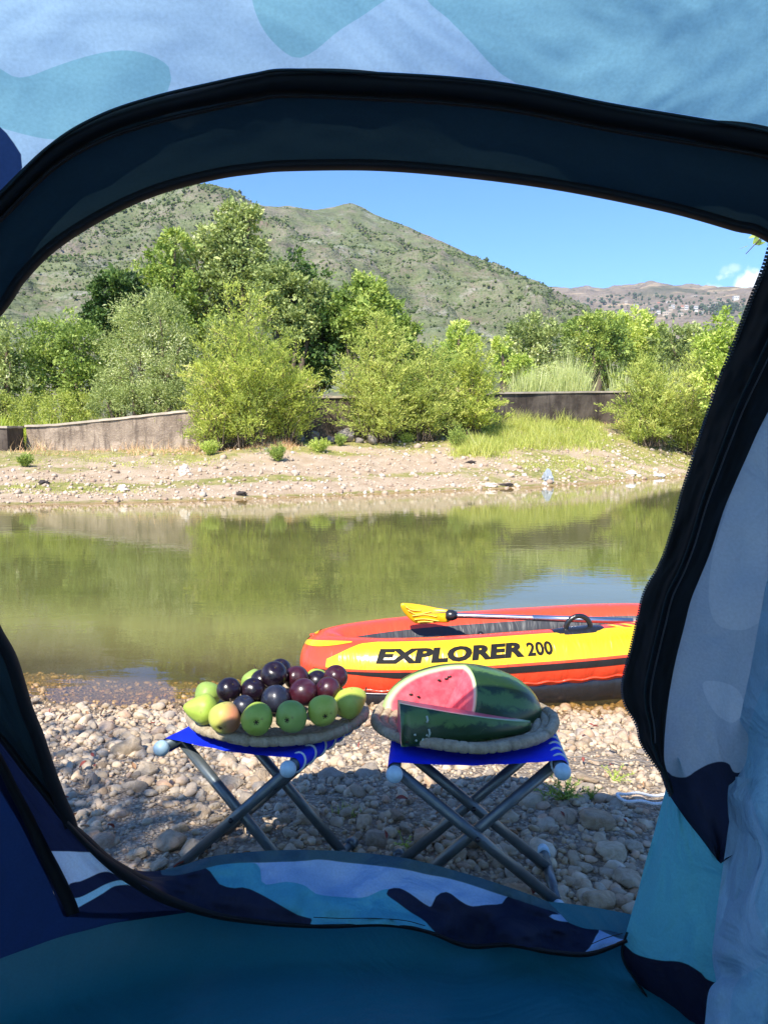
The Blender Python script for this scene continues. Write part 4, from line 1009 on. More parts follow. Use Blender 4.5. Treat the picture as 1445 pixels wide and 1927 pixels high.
# ================================================================== STOOLS, BASKETS
t = MT('bluish_grey_tube'); n = t.noise(t.tc(), 25, 4); t.set(color=t.mix(t.rng(n, .35, .7), (.095, .118, .128), (.15, .175, .185)), metal=.55, rough=.38); M_tube = t.m
M_capb = simple('pale_blue_plastic', (.42, .58, .66), .45, scale=80)
t = MT('blue_webbing'); pos = t.tc()
wv = t.math('MULTIPLY', t.wave(pos, 320, 0, 'X', 0), t.wave(pos, 320, 0, 'Y', 0))
t.set(color=t.mix(t.rng(t.noise(pos, 14, 4), .35, .7), (.003, .018, .62), (.006, .04, .80)), rough=.62, spec=.25); t.bump(t.math('ADD', wv, t.noise(pos, 20, 3)), .35, .002); M_web = t.m
M_lace = simple('pale_lace', (.50, .58, .60), .7, scale=120)
M_riv = simple('dark_rivet', (.03, .03, .035), .4, metal=.6)
def stool(N, Wv, Bv, Lb, label, D0=.045, D1=.20, H=.312, lace_on=1):
    """N: near cap on one bar, Wv: to the other bar, Bv: along the bars"""
    N, Wv, Bv = (np.array([*v, 0.0]) for v in (N, Wv, Bv)); Bv = Bv / np.linalg.norm(Bv)
    o = empty('folding_stool', (N[0], N[1], 0)); tag(o, label, 'stool', 'folding camp stools')
    top = np.array([0, 0, H])
    for k, off in enumerate((0 * Wv, Wv)):
        bar = tube('top_bar', [top + off, top + off + Bv * Lb], .0125, M_tube, o, 14)
        for e_ in (0, Lb):
            c = top + off + Bv * e_; s_ = -1 if e_ == 0 else 1
            V, F = ICO[3]; m = mesh('end_cap', V * .0175 * np.array([1, 1, 1]), F, M_capb, bar); m.location = c + Bv * s_ * .002
    for j, d in enumerate((D0, D1)):
        for k in (0, 1):
            a = top + Wv * k; b = Wv * (1 - k) + np.array([0, 0, .013])
            sh_ = Bv * (d + (.013 if k else -.013))
            lg = tube('leg', [a + sh_, b + sh_], .0118, M_tube, o, 14)
            V, F = ICO[2]; m = mesh('rivet', V * .0058, F, M_riv, lg); m.location = (a + b) / 2 + sh_ - Bv * .0118
    for k in (0, 1):
        b = Wv * k + np.array([0, 0, .013]); fb = tube('foot_bar', [b + Bv * (D0 - .03), b + Bv * (D1 + .05)], .0115, M_tube, o, 12)
        for e_ in (D0 - .035, D1 + .055):
            tube('foot_cap', [b + Bv * (e_ - .012), b + Bv * (e_ + .012)], .0145, (M_capb if (lace_on == 1 and k == 1) else M_tube), fb, 12)
    # webbing: wraps round both bars, sags between
    nu, nvv = 44, 22
    prof = []
    wn_ = np.linalg.norm(Wv); wd = Wv / wn_; R_ = .0155
    for a in np.linspace(-200, 90, 10): prof.append((R_ * math.cos(R(180 - a - 90 + 90)) * 1.0, R_ * math.sin(R(a)))) if False else prof.append((-R_ * math.cos(R(a)), R_ * math.sin(R(a))))
    prof = [(-R_ * math.cos(R(a)), R_ * math.sin(R(a))) for a in np.linspace(-120, 80, 11)]
    prof += [(x_, R_ - .011 * math.sin(math.pi * x_ / wn_)) for x_ in np.linspace(.006, wn_ - .006, 22)]
    prof += [(wn_ + R_ * math.cos(R(a)), R_ * math.sin(R(a))) for a in np.linspace(80, -120, 11)]
    prof = np.array(prof); bb = np.linspace(.018, Lb - .022, nvv)
    V = top + prof[:, None, 0:1] * wd + bb[None, :, None] * Bv + prof[:, None, 1:2] * np.array([0, 0, 1])
    mid = np.sin(np.pi * np.clip(prof[:, 0] / wn_, 0, 1))[:, None]
    V = V + (mid * (.012 * (1 - 2 * np.linspace(0, 1, nvv)[None]) ** 3 * .6))[..., None] * -Bv * -1 + (.0012 * fbm(prof[:, None, 0] * 30, bb[None] * 30, o=2))[..., None] * np.array([0, 0, 1])
    mesh('seat', V.reshape(-1, 3), grid_faces(len(prof), nvv), M_web, o)
    # laces bind the sleeve round the bar
    for k in ((0, 1) if lace_on == 2 else (lace_on,)):
        for q in np.linspace(.035, Lb - .03, 7):
            c = top + Wv * k + Bv * q; a = np.linspace(0, 2 * np.pi, 18, endpoint=False)
            slant = Bv * .010
            ringp = [c + wd * .0172 * math.cos(z) + np.array([0, 0, 1]) * .0172 * math.sin(z) + slant * math.sin(z) for z in a]
            V, F = tube_grid(ringp, .0026, 6, closed=True); V = np.array(V); mesh('lace', V, F, M_lace, o)
    return o
cR0, cR1 = at_z(742, 1457, .312), at_z(1058, 1452, .312)
stool(cR0[:2], (cR1 - cR0)[:2], (.06, 1), .255, 'folding stool holding the watermelon, right of the other stool', .035, .165, lace_on=1)
cL0, cL1 = at_z(543, 1447, .312), at_z(305, 1408, .312)
stool(cL0[:2], (cL1 - cL0)[:2], (.43, .90), .325, 'folding stool holding the plums and pears, left of the other stool', .045, .215, lace_on=0)

t = MT('palm_fibre'); pos = t.tc()
n1 = t.noise(pos, 40, 5, .7); n2 = t.noise(pos, 9, 3)
c = t.mix(t.rng(n1, .35, .7), (.27, .215, .14), (.48, .40, .285)); c = t.mix(t.rng(n2, .5, .7, 0, .5), c, (.22, .17, .115)); 
t.set(color=c, rough=.8, spec=.2); t.bump(t.math('ADD', n1, t.noise(t.map(pos, (1, 1, .3)), 160, 2)), .9, .004); M_fib = t.m
def basket(c, rx, ry, zrim, label, seed, rot=0):
    o = empty('woven_tray', c, rot); tag(o, label, 'basket', 'woven palm trays on the stools')
    def coil(name, r, z, rad, wraps, parent, nseg=12, jag=.30):
        n = wraps * 9; a = np.linspace(0, 2 * np.pi, n, endpoint=False)
        wob = .0016 * np.sin(a * 3 + seed) + .0012 * np.sin(a * 7 + 2 * seed)
        P_ = np.stack([np.cos(a) * r * rx / rx, np.sin(a) * r * ry / rx, z + wob * 1.5], -1)
        rb = np.random.default_rng(int(r * 1e4) + int(seed * 10)); cut = np.sort((np.arange(wraps) + rb.uniform(-.38, .38, wraps)) / wraps * 2 * np.pi)
        n = wraps * 11; a = np.linspace(0, 2 * np.pi, n, endpoint=False); lvl = rb.normal(0, .045, wraps + 1)
        wob = .0022 * np.sin(a * 3 + seed) + .0014 * np.sin(a * 7 + 2 * seed)
        P_ = np.stack([np.cos(a) * (r + .4 * wob), np.sin(a) * r * ry / rx, z + wob], -1)
        d_ = np.min(np.abs(a[:, None] - cut[None]), 1) * wraps / (2 * np.pi)
        rr = rad * (1 - jag * rb.uniform(.3, 1, n) * np.exp(-(d_ / .09) ** 2) + lvl[np.searchsorted(cut, a)])
        V, F = tube_grid(P_, rr, nseg, closed=True)
        return mesh(name, V, F, M_fib, parent)
    coil('rim', rx, zrim, .0118, 44, o)
    coil('coil', rx - .019, zrim - .006, .0105, 50, o)
    r = rx - .038; z = zrim - .010; i = 0
    while r > .012:
        coil('coil', r, z, .0105, max(8, int(r * 260)), o, 8); r -= .0185; i += 1; z = max(zrim - .0125, z - .002)
    return o
bR = at_z(876, 1372, .343); bL = at_z(519, 1356, .350)
basket((bR[0], 1.700, 0), .203, .168, .352, 'woven tray under the cut watermelon', 1.3)
basket((bL[0], 1.735, 0), .200, .168, .352, 'woven tray under the plums and pears', 2.1)
TRZ = .352 - .0125 + .0095

# ================================================================== FRUIT
def plum_mat(name, a, b):
    t = MT(name); pos = t.tc(); n = t.noise(pos, 22, 5, .6); n2 = t.noise(pos, 300, 2)
    lw = t.n.new('ShaderNodeLayerWeight'); c = t.mix(t.rng(n, .35, .7), a, b); c = t.mix(t.rng(n2, .66, .72, 0, .5), c, tuple(min(1, x * 2.4 + .02) for x in b))
    bl = t.rng(t.noise(pos, 30, 4, .6, .6), .5, .72, 0, .14); c = t.mix(bl, c, (.14, .13, .17))
    t.set(color=c, rough=t.rng(n, .3, .7, .22, .42), spec=.5, coat=.12); t.p.inputs['Coat Roughness'].default_value = .22; t.bump(n, .06, .002); return t.m
PLM = [plum_mat('plum_black', (.006, .004, .008), (.018, .006, .014)), plum_mat('plum_wine', (.022, .004, .008), (.062, .009, .018)), plum_mat('plum_blue_bloom', (.010, .010, .018), (.024, .027, .046))]
def pear_mat(name, a, b, blush=False):
    t = MT(name); pos = t.tc(); n = t.noise(pos, 14, 5, .6); n2 = t.vor(pos, 260); c = t.mix(t.rng(n, .35, .7), a, b)
    c = t.mix(t.rng(n2, .12, .05, 0, .45), c, (.09, .13, .02))
    if blush:
        sp = t.n.new('ShaderNodeSeparateXYZ'); t.l.new(pos, sp.inputs[0])
        c = t.mix(t.rng(t.math('ADD', t.math('MULTIPLY', sp.outputs['X'], -1), t.math('MULTIPLY', n, .02)), .0, .040, 0, .85, True), c, (.52, .15, .10))
    c = t.mix(t.rng(t.noise(pos, 55, 3), .66, .74, 0, .6), c, (.20, .14, .04))
    t.set(color=c, rough=.48, spec=.4); t.bump(t.noise(pos, 28, 4, .6), .30, .003); return t.m
PRM = [pear_mat('pear_green', (.27, .38, .045), (.42, .52, .09)), pear_mat('pear_yellow_green', (.36, .44, .05), (.52, .56, .11)), pear_mat('pear_blush', (.36, .40, .07), (.52, .52, .12), True), pear_mat('pear_deep_green', (.22, .33, .06), (.33, .44, .10))]
M_cal = simple('calyx_brown', (.045, .028, .012), .9)
def plum(px, py, y, r, m, label, ax=(0.2, -.3, 1)):
    r = r * 1.08; c = at_y(px, py, y); a = np.linspace(0, 2 * np.pi, 40, endpoint=False); ph = np.linspace(0, np.pi, 26)
    A_, P_ = np.meshgrid(a, ph, indexing='ij')
    rr = 1 - .16 * np.exp(-(P_ / .28) ** 2) - .03 * np.exp(-((np.pi - P_) / .2) ** 2)
    groove = 1 - .055 * np.exp(-(np.minimum(A_, 2 * np.pi - A_) / .22) ** 2) * np.sin(P_) ** .6
    V = np.stack([np.sin(P_) * np.cos(A_) * groove, np.sin(P_) * np.sin(A_) * groove * .97, np.cos(P_) * rr * .95], -1) * r
    o = mesh('plum', V.reshape(-1, 3), grid_faces(40, 26, wrap_u=True), PLM[m])
    o.location = c; o.rotation_euler = Vector(ax).to_track_quat('Z', 'Y').to_euler(); o.rotation_euler.rotate_axis('Z', random.uniform(0, 6))
    V, F = ICO[1]; s_ = mesh('stem_scar', V * np.array([.09, .09, .06]) * r, F, M_cal, o); s_.location = (0, 0, r * .80)
    tag(o, label, 'plum', 'plums heaped on the left tray'); return o
def pear(px, py, y, r, m, label, ax, long=1.15, neck=.35, calyx=True):
    """ax: direction from blossom end to stalk"""
    r = r * 1.05; c = at_y(px, py, y); a = np.linspace(0, 2 * np.pi, 40, endpoint=False); ph = np.linspace(0, np.pi, 30)
    A_, P_ = np.meshgrid(a, ph, indexing='ij')
    zc = -np.cos(P_); w_ = np.sin(P_) * (1 - neck * np.clip(zc, 0, 1) ** 1.3)
    w_ = w_ * (1 + .025 * np.sin(A_ * 5) * np.clip(-zc, 0, 1)) * (1 + .055 * fbm(np.cos(A_) * 1.2 + px, np.sin(A_) * 1.2, zc * 1.2, o=2))
    z_ = np.where(zc < 0, zc * .92, zc * long) + .14 * np.exp(-(P_ / .25) ** 2)
    V = np.stack([w_ * np.cos(A_), w_ * np.sin(A_), z_], -1) * r
    o = mesh('pear', V.reshape(-1, 3), grid_faces(40, 30, wrap_u=True), PRM[m]); o.location = c
    o.rotation_euler = Vector(ax).to_track_quat('Z', 'Y').to_euler()
    if calyx:
        V, F = [], []
        for i in range(6):
            q = i * math.pi / 3 + .2; d = np.array([math.cos(q), math.sin(q), 0]); s_ = np.array([-d[1], d[0], 0])
            b_ = len(V); V += [d * .03 * r, d * .16 * r + s_ * .05 * r + [0, 0, -.03 * r], d * .30 * r + [0, 0, -.01 * r], d * .16 * r - s_ * .05 * r + [0, 0, -.03 * r]]; F.append((b_, b_ + 1, b_ + 2, b_ + 3))
        V += [np.array([math.cos(k * 1.047) * .09 * r, math.sin(k * 1.047) * .09 * r, -.005 * r]) for k in range(6)]; F.append(tuple(range(24, 30)))
        k_ = mesh('calyx', V, F, M_cal, o, smooth=False); k_.location = (0, 0, -r * .80)
    p0 = np.array([0, 0, r * long * .93]); tube('stalk', [p0, p0 + [0, .002, r * .16], p0 + [.003, .006, r * .34]], .0019, M_cal, o, 6)
    tag(o, label, 'pear', 'green pears ringing the left tray'); return o
pear(384, 1336, 1.625, .0320, 0, 'green pear lying sideways with its stalk pointing left', (-1, -.25, .25), 1.35, .5)
pear(423, 1351, 1.585, .0335, 2, 'pear with a red blush at the front left of the tray', (.15, .8, .45), 1.1)
pear(484, 1353, 1.570, .0325, 0, 'green pear at the front with its star shaped calyx facing out, beside the blushed pear', (-.1, 1, -.1), 1.1)
pear(549, 1348, 1.575, .0325, 3, 'deeper green pear at the front middle right of the tray', (.25, 1, -.05), 1.1)
pear(607, 1337, 1.60, .0325, 1, 'yellow green pear at the front right of the tray', (-.3, 1, .15), 1.1)
pear(655, 1324, 1.665, .0335, 1, 'large yellow green pear lying lengthwise at the right end of the tray', (.75, .5, .35), 1.35, .3, False)
pear(391, 1308, 1.755, .030, 3, 'green pear half hidden behind the pear with the left pointing stalk', (-.5, .5, .3), 1.2)
pear(478, 1284, 1.845, .030, 3, 'green pear barely showing at the back left of the plum heap', (0, .6, .6), 1.1)
pear(598, 1282, 1.84, .030, 0, 'green pear barely showing at the back right of the plum heap', (.3, .8, .2), 1.1)
pear(628, 1312, 1.76, .030, 0, 'green pear hidden behind the rightmost plums', (.3, .8, .2), 1.1)
plum(431, 1298, 1.68, .0262, 0, 'black plum farthest left on the heap', (.5, -.5, .7))
plum(476, 1299, 1.70, .0268, 0, 'black plum between the leftmost plum and the bluish plum')
plum(459, 1330, 1.635, .0240, 2, 'small dark blue plum low between the two left front pears')
plum(519, 1316, 1.640, .0305, 2, 'large bluish plum in the middle above the front pears', (0, -.2, -1))
plum(516, 1270, 1.73, .0298, 0, 'largest dark plum at the top of the heap', (.2, -.6, .9))
plum(527, 1262, 1.79, .0270, 0, 'dark plum peeking out behind the topmost plum')
plum(558, 1276, 1.76, .0280, 1, 'wine red plum just right of the topmost plum', (0, -.3, -1))
plum(571, 1303, 1.665, .0300, 1, 'brightest wine red plum right of the bluish plum', (-.2, .3, -1))
plum(617, 1297, 1.675, .0262, 1, 'wine red plum with a groove above the yellow green front pear', (-.7, -.4, .6))
plum(632, 1274, 1.755, .0268, 1, 'wine red plum high at the right end of the heap', (.3, -.4, .9))
plum(597, 1283, 1.78, .0255, 0, 'dark plum half hidden between the two upper red plums')
plum(493, 1282, 1.79, .0265, 0, 'dark plum half hidden left of the topmost plum')
plum(540, 1320, 1.72, .0285, 0, 'dark plum deep in the heap right of the bluish plum')
plum(500, 1325, 1.72, .0270, 0, 'dark plum deep in the heap left of the bluish plum')

# watermelon: ellipsoid shell space, flesh coloured by distance from the rind
t = MT('watermelon_rind'); pos = t.tc(); sp = t.n.new('ShaderNodeSeparateXYZ'); t.l.new(pos, sp.inputs[0])
ang = t.math('ARCTAN2', sp.outputs['Y'], sp.outputs['Z'])
nn = t.noise(pos, 34, 6, .7, .8); nb = t.noise(pos, 12, 3)
st = t.math('SINE', t.math('ADD', t.math('MULTIPLY', ang, 8), t.math('MULTIPLY', nb, 5)))
band = t.rng(t.math('ADD', t.math('MULTIPLY', st, .28), nn), .48, .74, 0, 1, True)
c = t.mix(band, (.012, .035, .006), (.075, .150, .028)); c = t.mix(t.rng(nn, .62, .72, 0, .6), c, (.12, .19, .06))
sc_ = t.rng(t.noise(pos, 55, 3, .5), .69, .72, 0, 1)
t.set(color=c, rough=.33, spec=.5, coat=.15); t.bump(nn, .15, .002); M_rind = t.m
def flesh_mat(A_, B_, C_):
    t = MT('watermelon_flesh'); pos = t.tc(); m = t.map(pos, (1 / A_, 1 / B_, 1 / C_)); l = t.n.new('ShaderNodeVectorMath'); l.operation = 'LENGTH'; t.l.new(m, l.inputs[0])
    n = t.noise(pos, 45, 5, .6); n2 = t.noise(pos, 14, 3)
    red = t.mix(t.rng(n, .35, .7), (.78, .075, .11), (.89, .17, .21)); red = t.mix(t.rng(n2, .5, .7, 0, .5), red, (.92, .30, .33))
    f = t.math('ADD', l.outputs['Value'], t.math('MULTIPLY', t.math('SUBTRACT', n2, .5), .04))
    c = t.mix(t.rng(f, .87, .94, 0, 1, True), red, (.74, .72, .52)); c = t.mix(t.rng(f, .94, .985), c, (.36, .50, .20))
    t.set(color=c, rough=.36, spec=.5, sub=.0); t.bump(n, .35, .004); return t.m
M_seed = simple('melon_seed', (.03, .012, .01), .3)
def cut_solid(A_, B_, C_, planes):
    bm = bmesh.new(); bmesh.ops.create_uvsphere(bm, u_segments=72, v_segments=44, radius=1)
    bmesh.ops.rotate(bm, verts=bm.verts, matrix=Matrix.Rotation(R(90), 3, 'Y'))
    for v in bm.verts: v.co = (v.co.x * A_, v.co.y * B_, v.co.z * C_)
    for f in bm.faces: f.material_index = 0; f.smooth = True
    for co_, no in planes:                                 # keeps the side the normal does not point to
        g = bmesh.ops.bisect_plane(bm, geom=bm.verts[:] + bm.edges[:] + bm.faces[:], plane_co=co_, plane_no=no, clear_outer=True)
        ed = [e for e in g['geom_cut'] if isinstance(e, bmesh.types.BMEdge)]
        r__ = bmesh.ops.contextual_create(bm, geom=ed)
        for f in r__['faces']: f.material_index = 1; f.smooth = False
    return bm
MA, MB_, MC = .186, .118, .112
mc = np.array([at_y(868, 1345, 1.745)[0], 1.745, TRZ])
melon = empty('cut_watermelon', mc, R(-3)); tag(melon, 'half watermelon lying cut side down with a notch showing pink flesh', 'watermelon')
FM = flesh_mat(MA, MB_, MC)
X0 = .006; Y0 = .008
b1 = cut_solid(MA, MB_, MC, [((0, 0, 0), (0, 0, -1)), ((0, Y0, 0), (.06, -1, 0))])
from_bm('melon_back', b1, [M_rind, FM], melon, True)
b2 = cut_solid(MA, MB_, MC, [((0, 0, 0), (0, 0, -1)), ((0, Y0 - .0005, 0), (-.06, 1, 0)), ((X0, 0, .1), (-1, -.41, .45))])
from_bm('melon_front', b2, [M_rind, FM], melon, True)
for ob in melon.children:
    for p in ob.data.polygons: p.use_smooth = (p.material_index == 0)
for (sx, sz) in ((-.035, .078), (-.052, .074), (-.028, .083), (-.118, .040), (-.10, .034)):
    V, F = ICO[2]; s_ = mesh('seed', V * [.0052, .0015, .003], F, M_seed, melon); s_.location = (sx, Y0 + .06 * sx - .001, sz); s_.rotation_euler = (0, random.uniform(-.5, .5), 0)
# the long slice in front, rind to the viewer
SA, SB, SC = .300, .088, .100
sc0 = at_y(752, 1390, 1.592)
sl = empty('watermelon_slice', (sc0[0] - .005, 1.628, TRZ + .001), R(5)); tag(sl, 'long watermelon slice with its rind outward lying in front of the melon', 'watermelon slice')
FM2 = flesh_mat(SA, SB, SC)
b3 = cut_solid(SA, SB, SC, [((0, 0, 0), (0, 0, -1)), ((0, 0, 0), (-1, 0, 0)), ((0, -.03, .077), (.20, .15, 1)), ((0, .0, 0), (0, 1, .1))])
o = from_bm('slice_body', b3, [M_rind, FM2], sl)
for p in o.data.polygons: p.use_smooth = (p.material_index == 0)
M_scar = simple('pale_rind_scratch', (.42, .46, .36), .7)
def on_slice(x, z, off=.0006):
    y = -SB * math.sqrt(max(0, 1 - (x / SA) ** 2 - (z / SC) ** 2)); n = unit(np.array([x / SA ** 2, y / SB ** 2, z / SC ** 2])); return np.array([x, y, z]) + n * off
for path in ([(.055, .058), (.057, .050), (.054, .046)], [(.058, .034), (.060, .026), (.057, .018)], [(.046, .016), (.044, .011)], [(.028, .026), (.029, .022)], [(.030, .014), (.032, .011)], [(.052, .021), (.055, .023)]):
    tube('rind_scratch', [on_slice(*q) for q in path], .0022, M_scar, sl, 5)
M_wb = PLM[0]
for q in ((.012, .010), (.062, .006)):
    V, F = ICO[2]; m = mesh('rind_spot', V * [.004, .0012, .003], F, M_cal, sl); m.location = on_slice(*q)

# ================================================================== SMALL THINGS ON THE NEAR BANK
def gz(x, y, up=.0): return float(ground_z(x, y)) + up
def rope_at(pts, rad, mat, name, label, cat, twist=True):
    P_ = []
    for px, py in pts: q = at_z(px, py, .02); P_.append([q[0], q[1], gz(q[0], q[1], .024)])
    P_ = catmull(np.array(P_), 160); L_ = np.linspace(0, 1, 160); P_[:, 2] += .003 * np.sin(L_ * 40)
    V, F = tube_grid(P_, rad * (1 + (.18 * np.sin(L_ * 420) if twist else 0)), 8)
    o = mesh(name, V, F, mat); tag(o, label, cat); return o
rope_at([(1330, 1500), (1280, 1492), (1235, 1491), (1190, 1489), (1165, 1490), (1163, 1500), (1180, 1510), (1215, 1511), (1260, 1511), (1330, 1520)], .0042, simple('white_rope', (.72, .72, .70), .85, scale=200), 'rope', 'white twisted rope lying in a loop on the stones beside the tent flap', 'rope')
rope_at([(1040, 1388), (1085, 1396), (1130, 1408), (1180, 1414), (1260, 1408), (1330, 1400)], .0022, simple('grey_cord', (.20, .18, .16), .9), 'cord', 'thin grey cord trailing over the stones right of the melon tray', 'cord', False)
def sprig(px, py, h, n, seed, label, mk='green', kind='weed'):
    r2 = np.random.default_rng(seed); q = at_z(px, py, .0); o = empty('small_plant', (q[0], q[1], gz(q[0], q[1], .005))); tag(o, label, 'plant')
    parts, C, D, T_ = [], [], [], []
    for i in range(n):
        d = unit(np.array([r2.normal(0, .7), r2.normal(0, .5), 1.0])); L_ = h * r2.uniform(.5, 1.1); k = np.linspace(0, 1, 6)[:, None]
        P_ = d * L_ * k + np.array([d[0], d[1], -.3]) * L_ * .35 * k ** 2; parts.append(tube_grid(P_, np.linspace(.0013, .0005, 6), 4))
        for j in range(16):
            f = r2.uniform(.2, 1); b = np.array([np.interp(f, k[:, 0], P_[:, c_]) for c_ in range(3)]); C.append(b); D.append(unit(d * .6 + r2.normal(0, .7, 3))); T_.append(np.clip(r2.normal(.45, .2), 0, 1))
    V, F = join_parts(parts); mesh('stems', V, F, LM[mk], o, attrs=dict(tint=np.full(len(V), .3)))
    m = len(C); leaf_mesh('leaves', np.array(C), np.array(D), r2.uniform(.010, .022, m) * h / .09, np.full(m, .0055) * h / .09, LM[mk], o, np.array(T_), r2)
    return o
sprig(1062, 1508, .085, 15, 1, 'small leafy green plant among the stones right of the melon stool')
sprig(1112, 1502, .05, 7, 2, 'thin sprig of green just right of the leafy plant')
sprig(1155, 1452, .05, 8, 3, 'low green sprig between the stones near the tent flap', 'light')
sprig(760, 1600, .035, 5, 6, 'tiny green sprig between the two stools low among the stones', 'light')
q = at_z(650, 1536, 0); tuft('grass_tuft', q[0], q[1], 46, .045, .016, 'green', 'small tuft of green grass between the two stools', 'grass tuft', seed=3, width=.0022, lean=.45)
q = at_z(1045, 1362, -.05); tuft('grass_tuft', q[0], q[1], 30, .05, .03, 'light', 'thin green tuft at the water edge right of the melon tray', 'grass tuft', seed=4, width=.0022, lean=.5)
# dead leaves among the stones
M_dl = [simple('dead_leaf_red', (.24, .055, .04), .8), simple('dead_leaf_brown', (.30, .17, .09), .85), simple('dead_leaf_pale', (.50, .38, .26), .85)]
lm_ = []
for k in range(3):
    nu_, nv_ = 9, 5; a = np.linspace(0, 1, nu_)[:, None]; b = np.linspace(-1, 1, nv_)[None]
    V = np.stack([a * 2 - 1 + 0 * b, b * .42 * np.sin(np.pi * a ** .8) , .25 * b ** 2 * (1 + k * .5) + .25 * np.sin(a * 3 + k) + 0 * b], -1).reshape(-1, 3)
    o = mesh('leaf_shape', V, grid_faces(nu_, nv_), M_dl[k]); lm_.append(o.data); bpy.data.objects.remove(o)
for i in range(150):
    y = random.uniform(1.55, 3.2); x = random.uniform(-.5 * y, .42 * y); o = link('dead_leaf', random.choice(lm_), ground)
    s_ = random.uniform(.007, .018); o.location = (x, y, gz(x, y, .022)); o.scale = (s_,) * 3; o.rotation_euler = (random.gauss(0, .5), random.gauss(0, .5), random.uniform(0, 6.28))
# ================================================================== TENT
TC0, TAx, TBy, TH_, TP = np.array([0, .08, 0.0]), 1.12, 1.36, 1.56, 2.4
def dome(D, k=1.0, org=CAM):
    """scale rays D from the camera onto the dome (superellipsoid), k along the ray; below the floor the wall is upright"""
    D = np.asarray(D, float); lo = np.zeros(D.shape[:-1]); hi = np.full(D.shape[:-1], 6.0)
    for _ in range(34):
        m = (lo + hi) / 2; P_ = org + D * m[..., None]; q = P_ - TC0
        f = np.abs(q[..., 0] / TAx) ** TP + np.abs(q[..., 1] / TBy) ** TP + np.clip(q[..., 2] / TH_, 0, None) ** TP
        ins = f < 1; lo = np.where(ins, m, lo); hi = np.where(ins, hi, m)
    return org + D * (lo * 1.0)[..., None] * np.asarray(k)[..., None] if np.ndim(k) else org + D * (lo * k)[..., None]
def rays(P): return np.array([ray(*p) for p in np.asarray(P, float).reshape(-1, 2)]).reshape(*np.shape(P)[:-1], 3)
def fabric(name, cols, trans=.55, rough=.75, weave=900, wrinkle=.4, wscale=5, sheen=0, tmul=(1, 1, 1), wdist=.02):
    """cols: base, then colours for attributes sd1, sd2, sd3 (printed camouflage)"""
    t = MT(name); pos = t.pos(); wig = t.math('MULTIPLY', t.math('SUBTRACT', t.noise(pos, 7, 3), .5), 5.0)
    c = None
    for i, cc in enumerate(cols):
        n = t.noise(pos, 3.5, 4); cc_ = t.mix(t.rng(n, .3, .7), tuple(x * .92 for x in cc), tuple(min(1, x * 1.06) for x in cc))
        c = cc_ if c is None else t.mix(t.rng(t.math('ADD', t.attr('sd%d' % i), wig), -.8, .8), c, cc_)
    fn = t.noise(pos, 260, 2); c = t.mix(t.rng(fn, .3, .75, 0, .14), c, (.0, .0, .0))
    t.set(color=c, rough=rough, spec=.25)
    w1 = t.noise(t.map(pos, (1, 1, 1)), wscale, 4, .55, 1.0); w2 = t.n.new('ShaderNodeTexNoise'); w2.noise_type = 'RIDGED_MULTIFRACTAL'; t.l.new(pos, w2.inputs['Vector']); w2.inputs['Scale'].default_value = wscale * .8; w2.inputs['Detail'].default_value = 2; w2.inputs['Distortion'].default_value = .8
    h = t.math('ADD', w1, t.math('MULTIPLY', w2.outputs[0], .22))
    nrm = t.bump(h, wrinkle, wdist)
    tl = t.n.new('ShaderNodeBsdfTranslucent'); t.l.new(t.mix(1.0, c, tmul, 'MULTIPLY'), tl.inputs[0]); t.l.new(nrm, tl.inputs['Normal'])
    m = t.n.new('ShaderNodeMixShader'); m.inputs[0].default_value = trans
    t.l.new(t.p.outputs[0], m.inputs[1]); t.l.new(tl.outputs[0], m.inputs[2]); t.l.new(m.outputs[0], t.out.inputs['Surface'])
    return t.m
C_LIL, C_CYA, C_NAV = (.40, .59, .73), (.25, .50, .58), (.014, .036, .110)
M_roof = fabric('camouflage_tent_cloth', [C_LIL, C_CYA, C_NAV], .72, wscale=1.9, wrinkle=.7, wdist=.06)
M_flap = fabric('camouflage_flap_cloth', [(.33, .42, .50), (.014, .020, .045), (.42, .51, .58)], .45, wscale=5, wrinkle=.6)
M_teal = fabric('camouflage_side_cloth', [(.10, .40, .48), (.010, .012, .028)], .40, wscale=6, wrinkle=.8, wdist=.03)
M_drape = fabric('folded_pale_cloth', [(.30, .48, .62), (.24, .46, .60)], .40, wscale=5, wrinkle=1.0, wdist=.035)
M_sill = fabric('camouflage_sill_cloth', [(.38, .62, .95), (.10, .48, .66), (.018, .026, .065), (.065, .15, .20)], .45, wscale=6, wrinkle=.8, wdist=.03)
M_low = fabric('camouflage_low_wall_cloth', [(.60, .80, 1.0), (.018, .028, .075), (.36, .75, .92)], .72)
M_band = fabric('dark_mesh_band', [(.012, .027, .034)], .35, rough=.85, wrinkle=.25)
M_tape = fabric('black_zip_tape', [(.006, .007, .009)], .06, rough=.8, wrinkle=.3)
M_zip = simple('zip_teeth_dark', (.05, .05, .055), .4, metal=.3)
M_tarp = fabric('blue_groundsheet', [(.009, .120, .175)], .05, rough=.40, wscale=3.0, wrinkle=.5, wdist=.03)
tent = tag(empty('camping_tent', (0, .08, 0)), 'blue camouflage dome tent seen from inside, framing the river view', 'tent')
TM = Matrix.Translation((0, .08, 0)).inverted()
def tpart(name, V, F, mat, sds=None, smooth=True, parent=tent):
    V = np.asarray(V) - (np.array([0, .08, 0]))
    return mesh(name, V, F, mat, parent, smooth, attrs={('sd%d' % (i + 1)): s for i, s in enumerate(sds or [])})
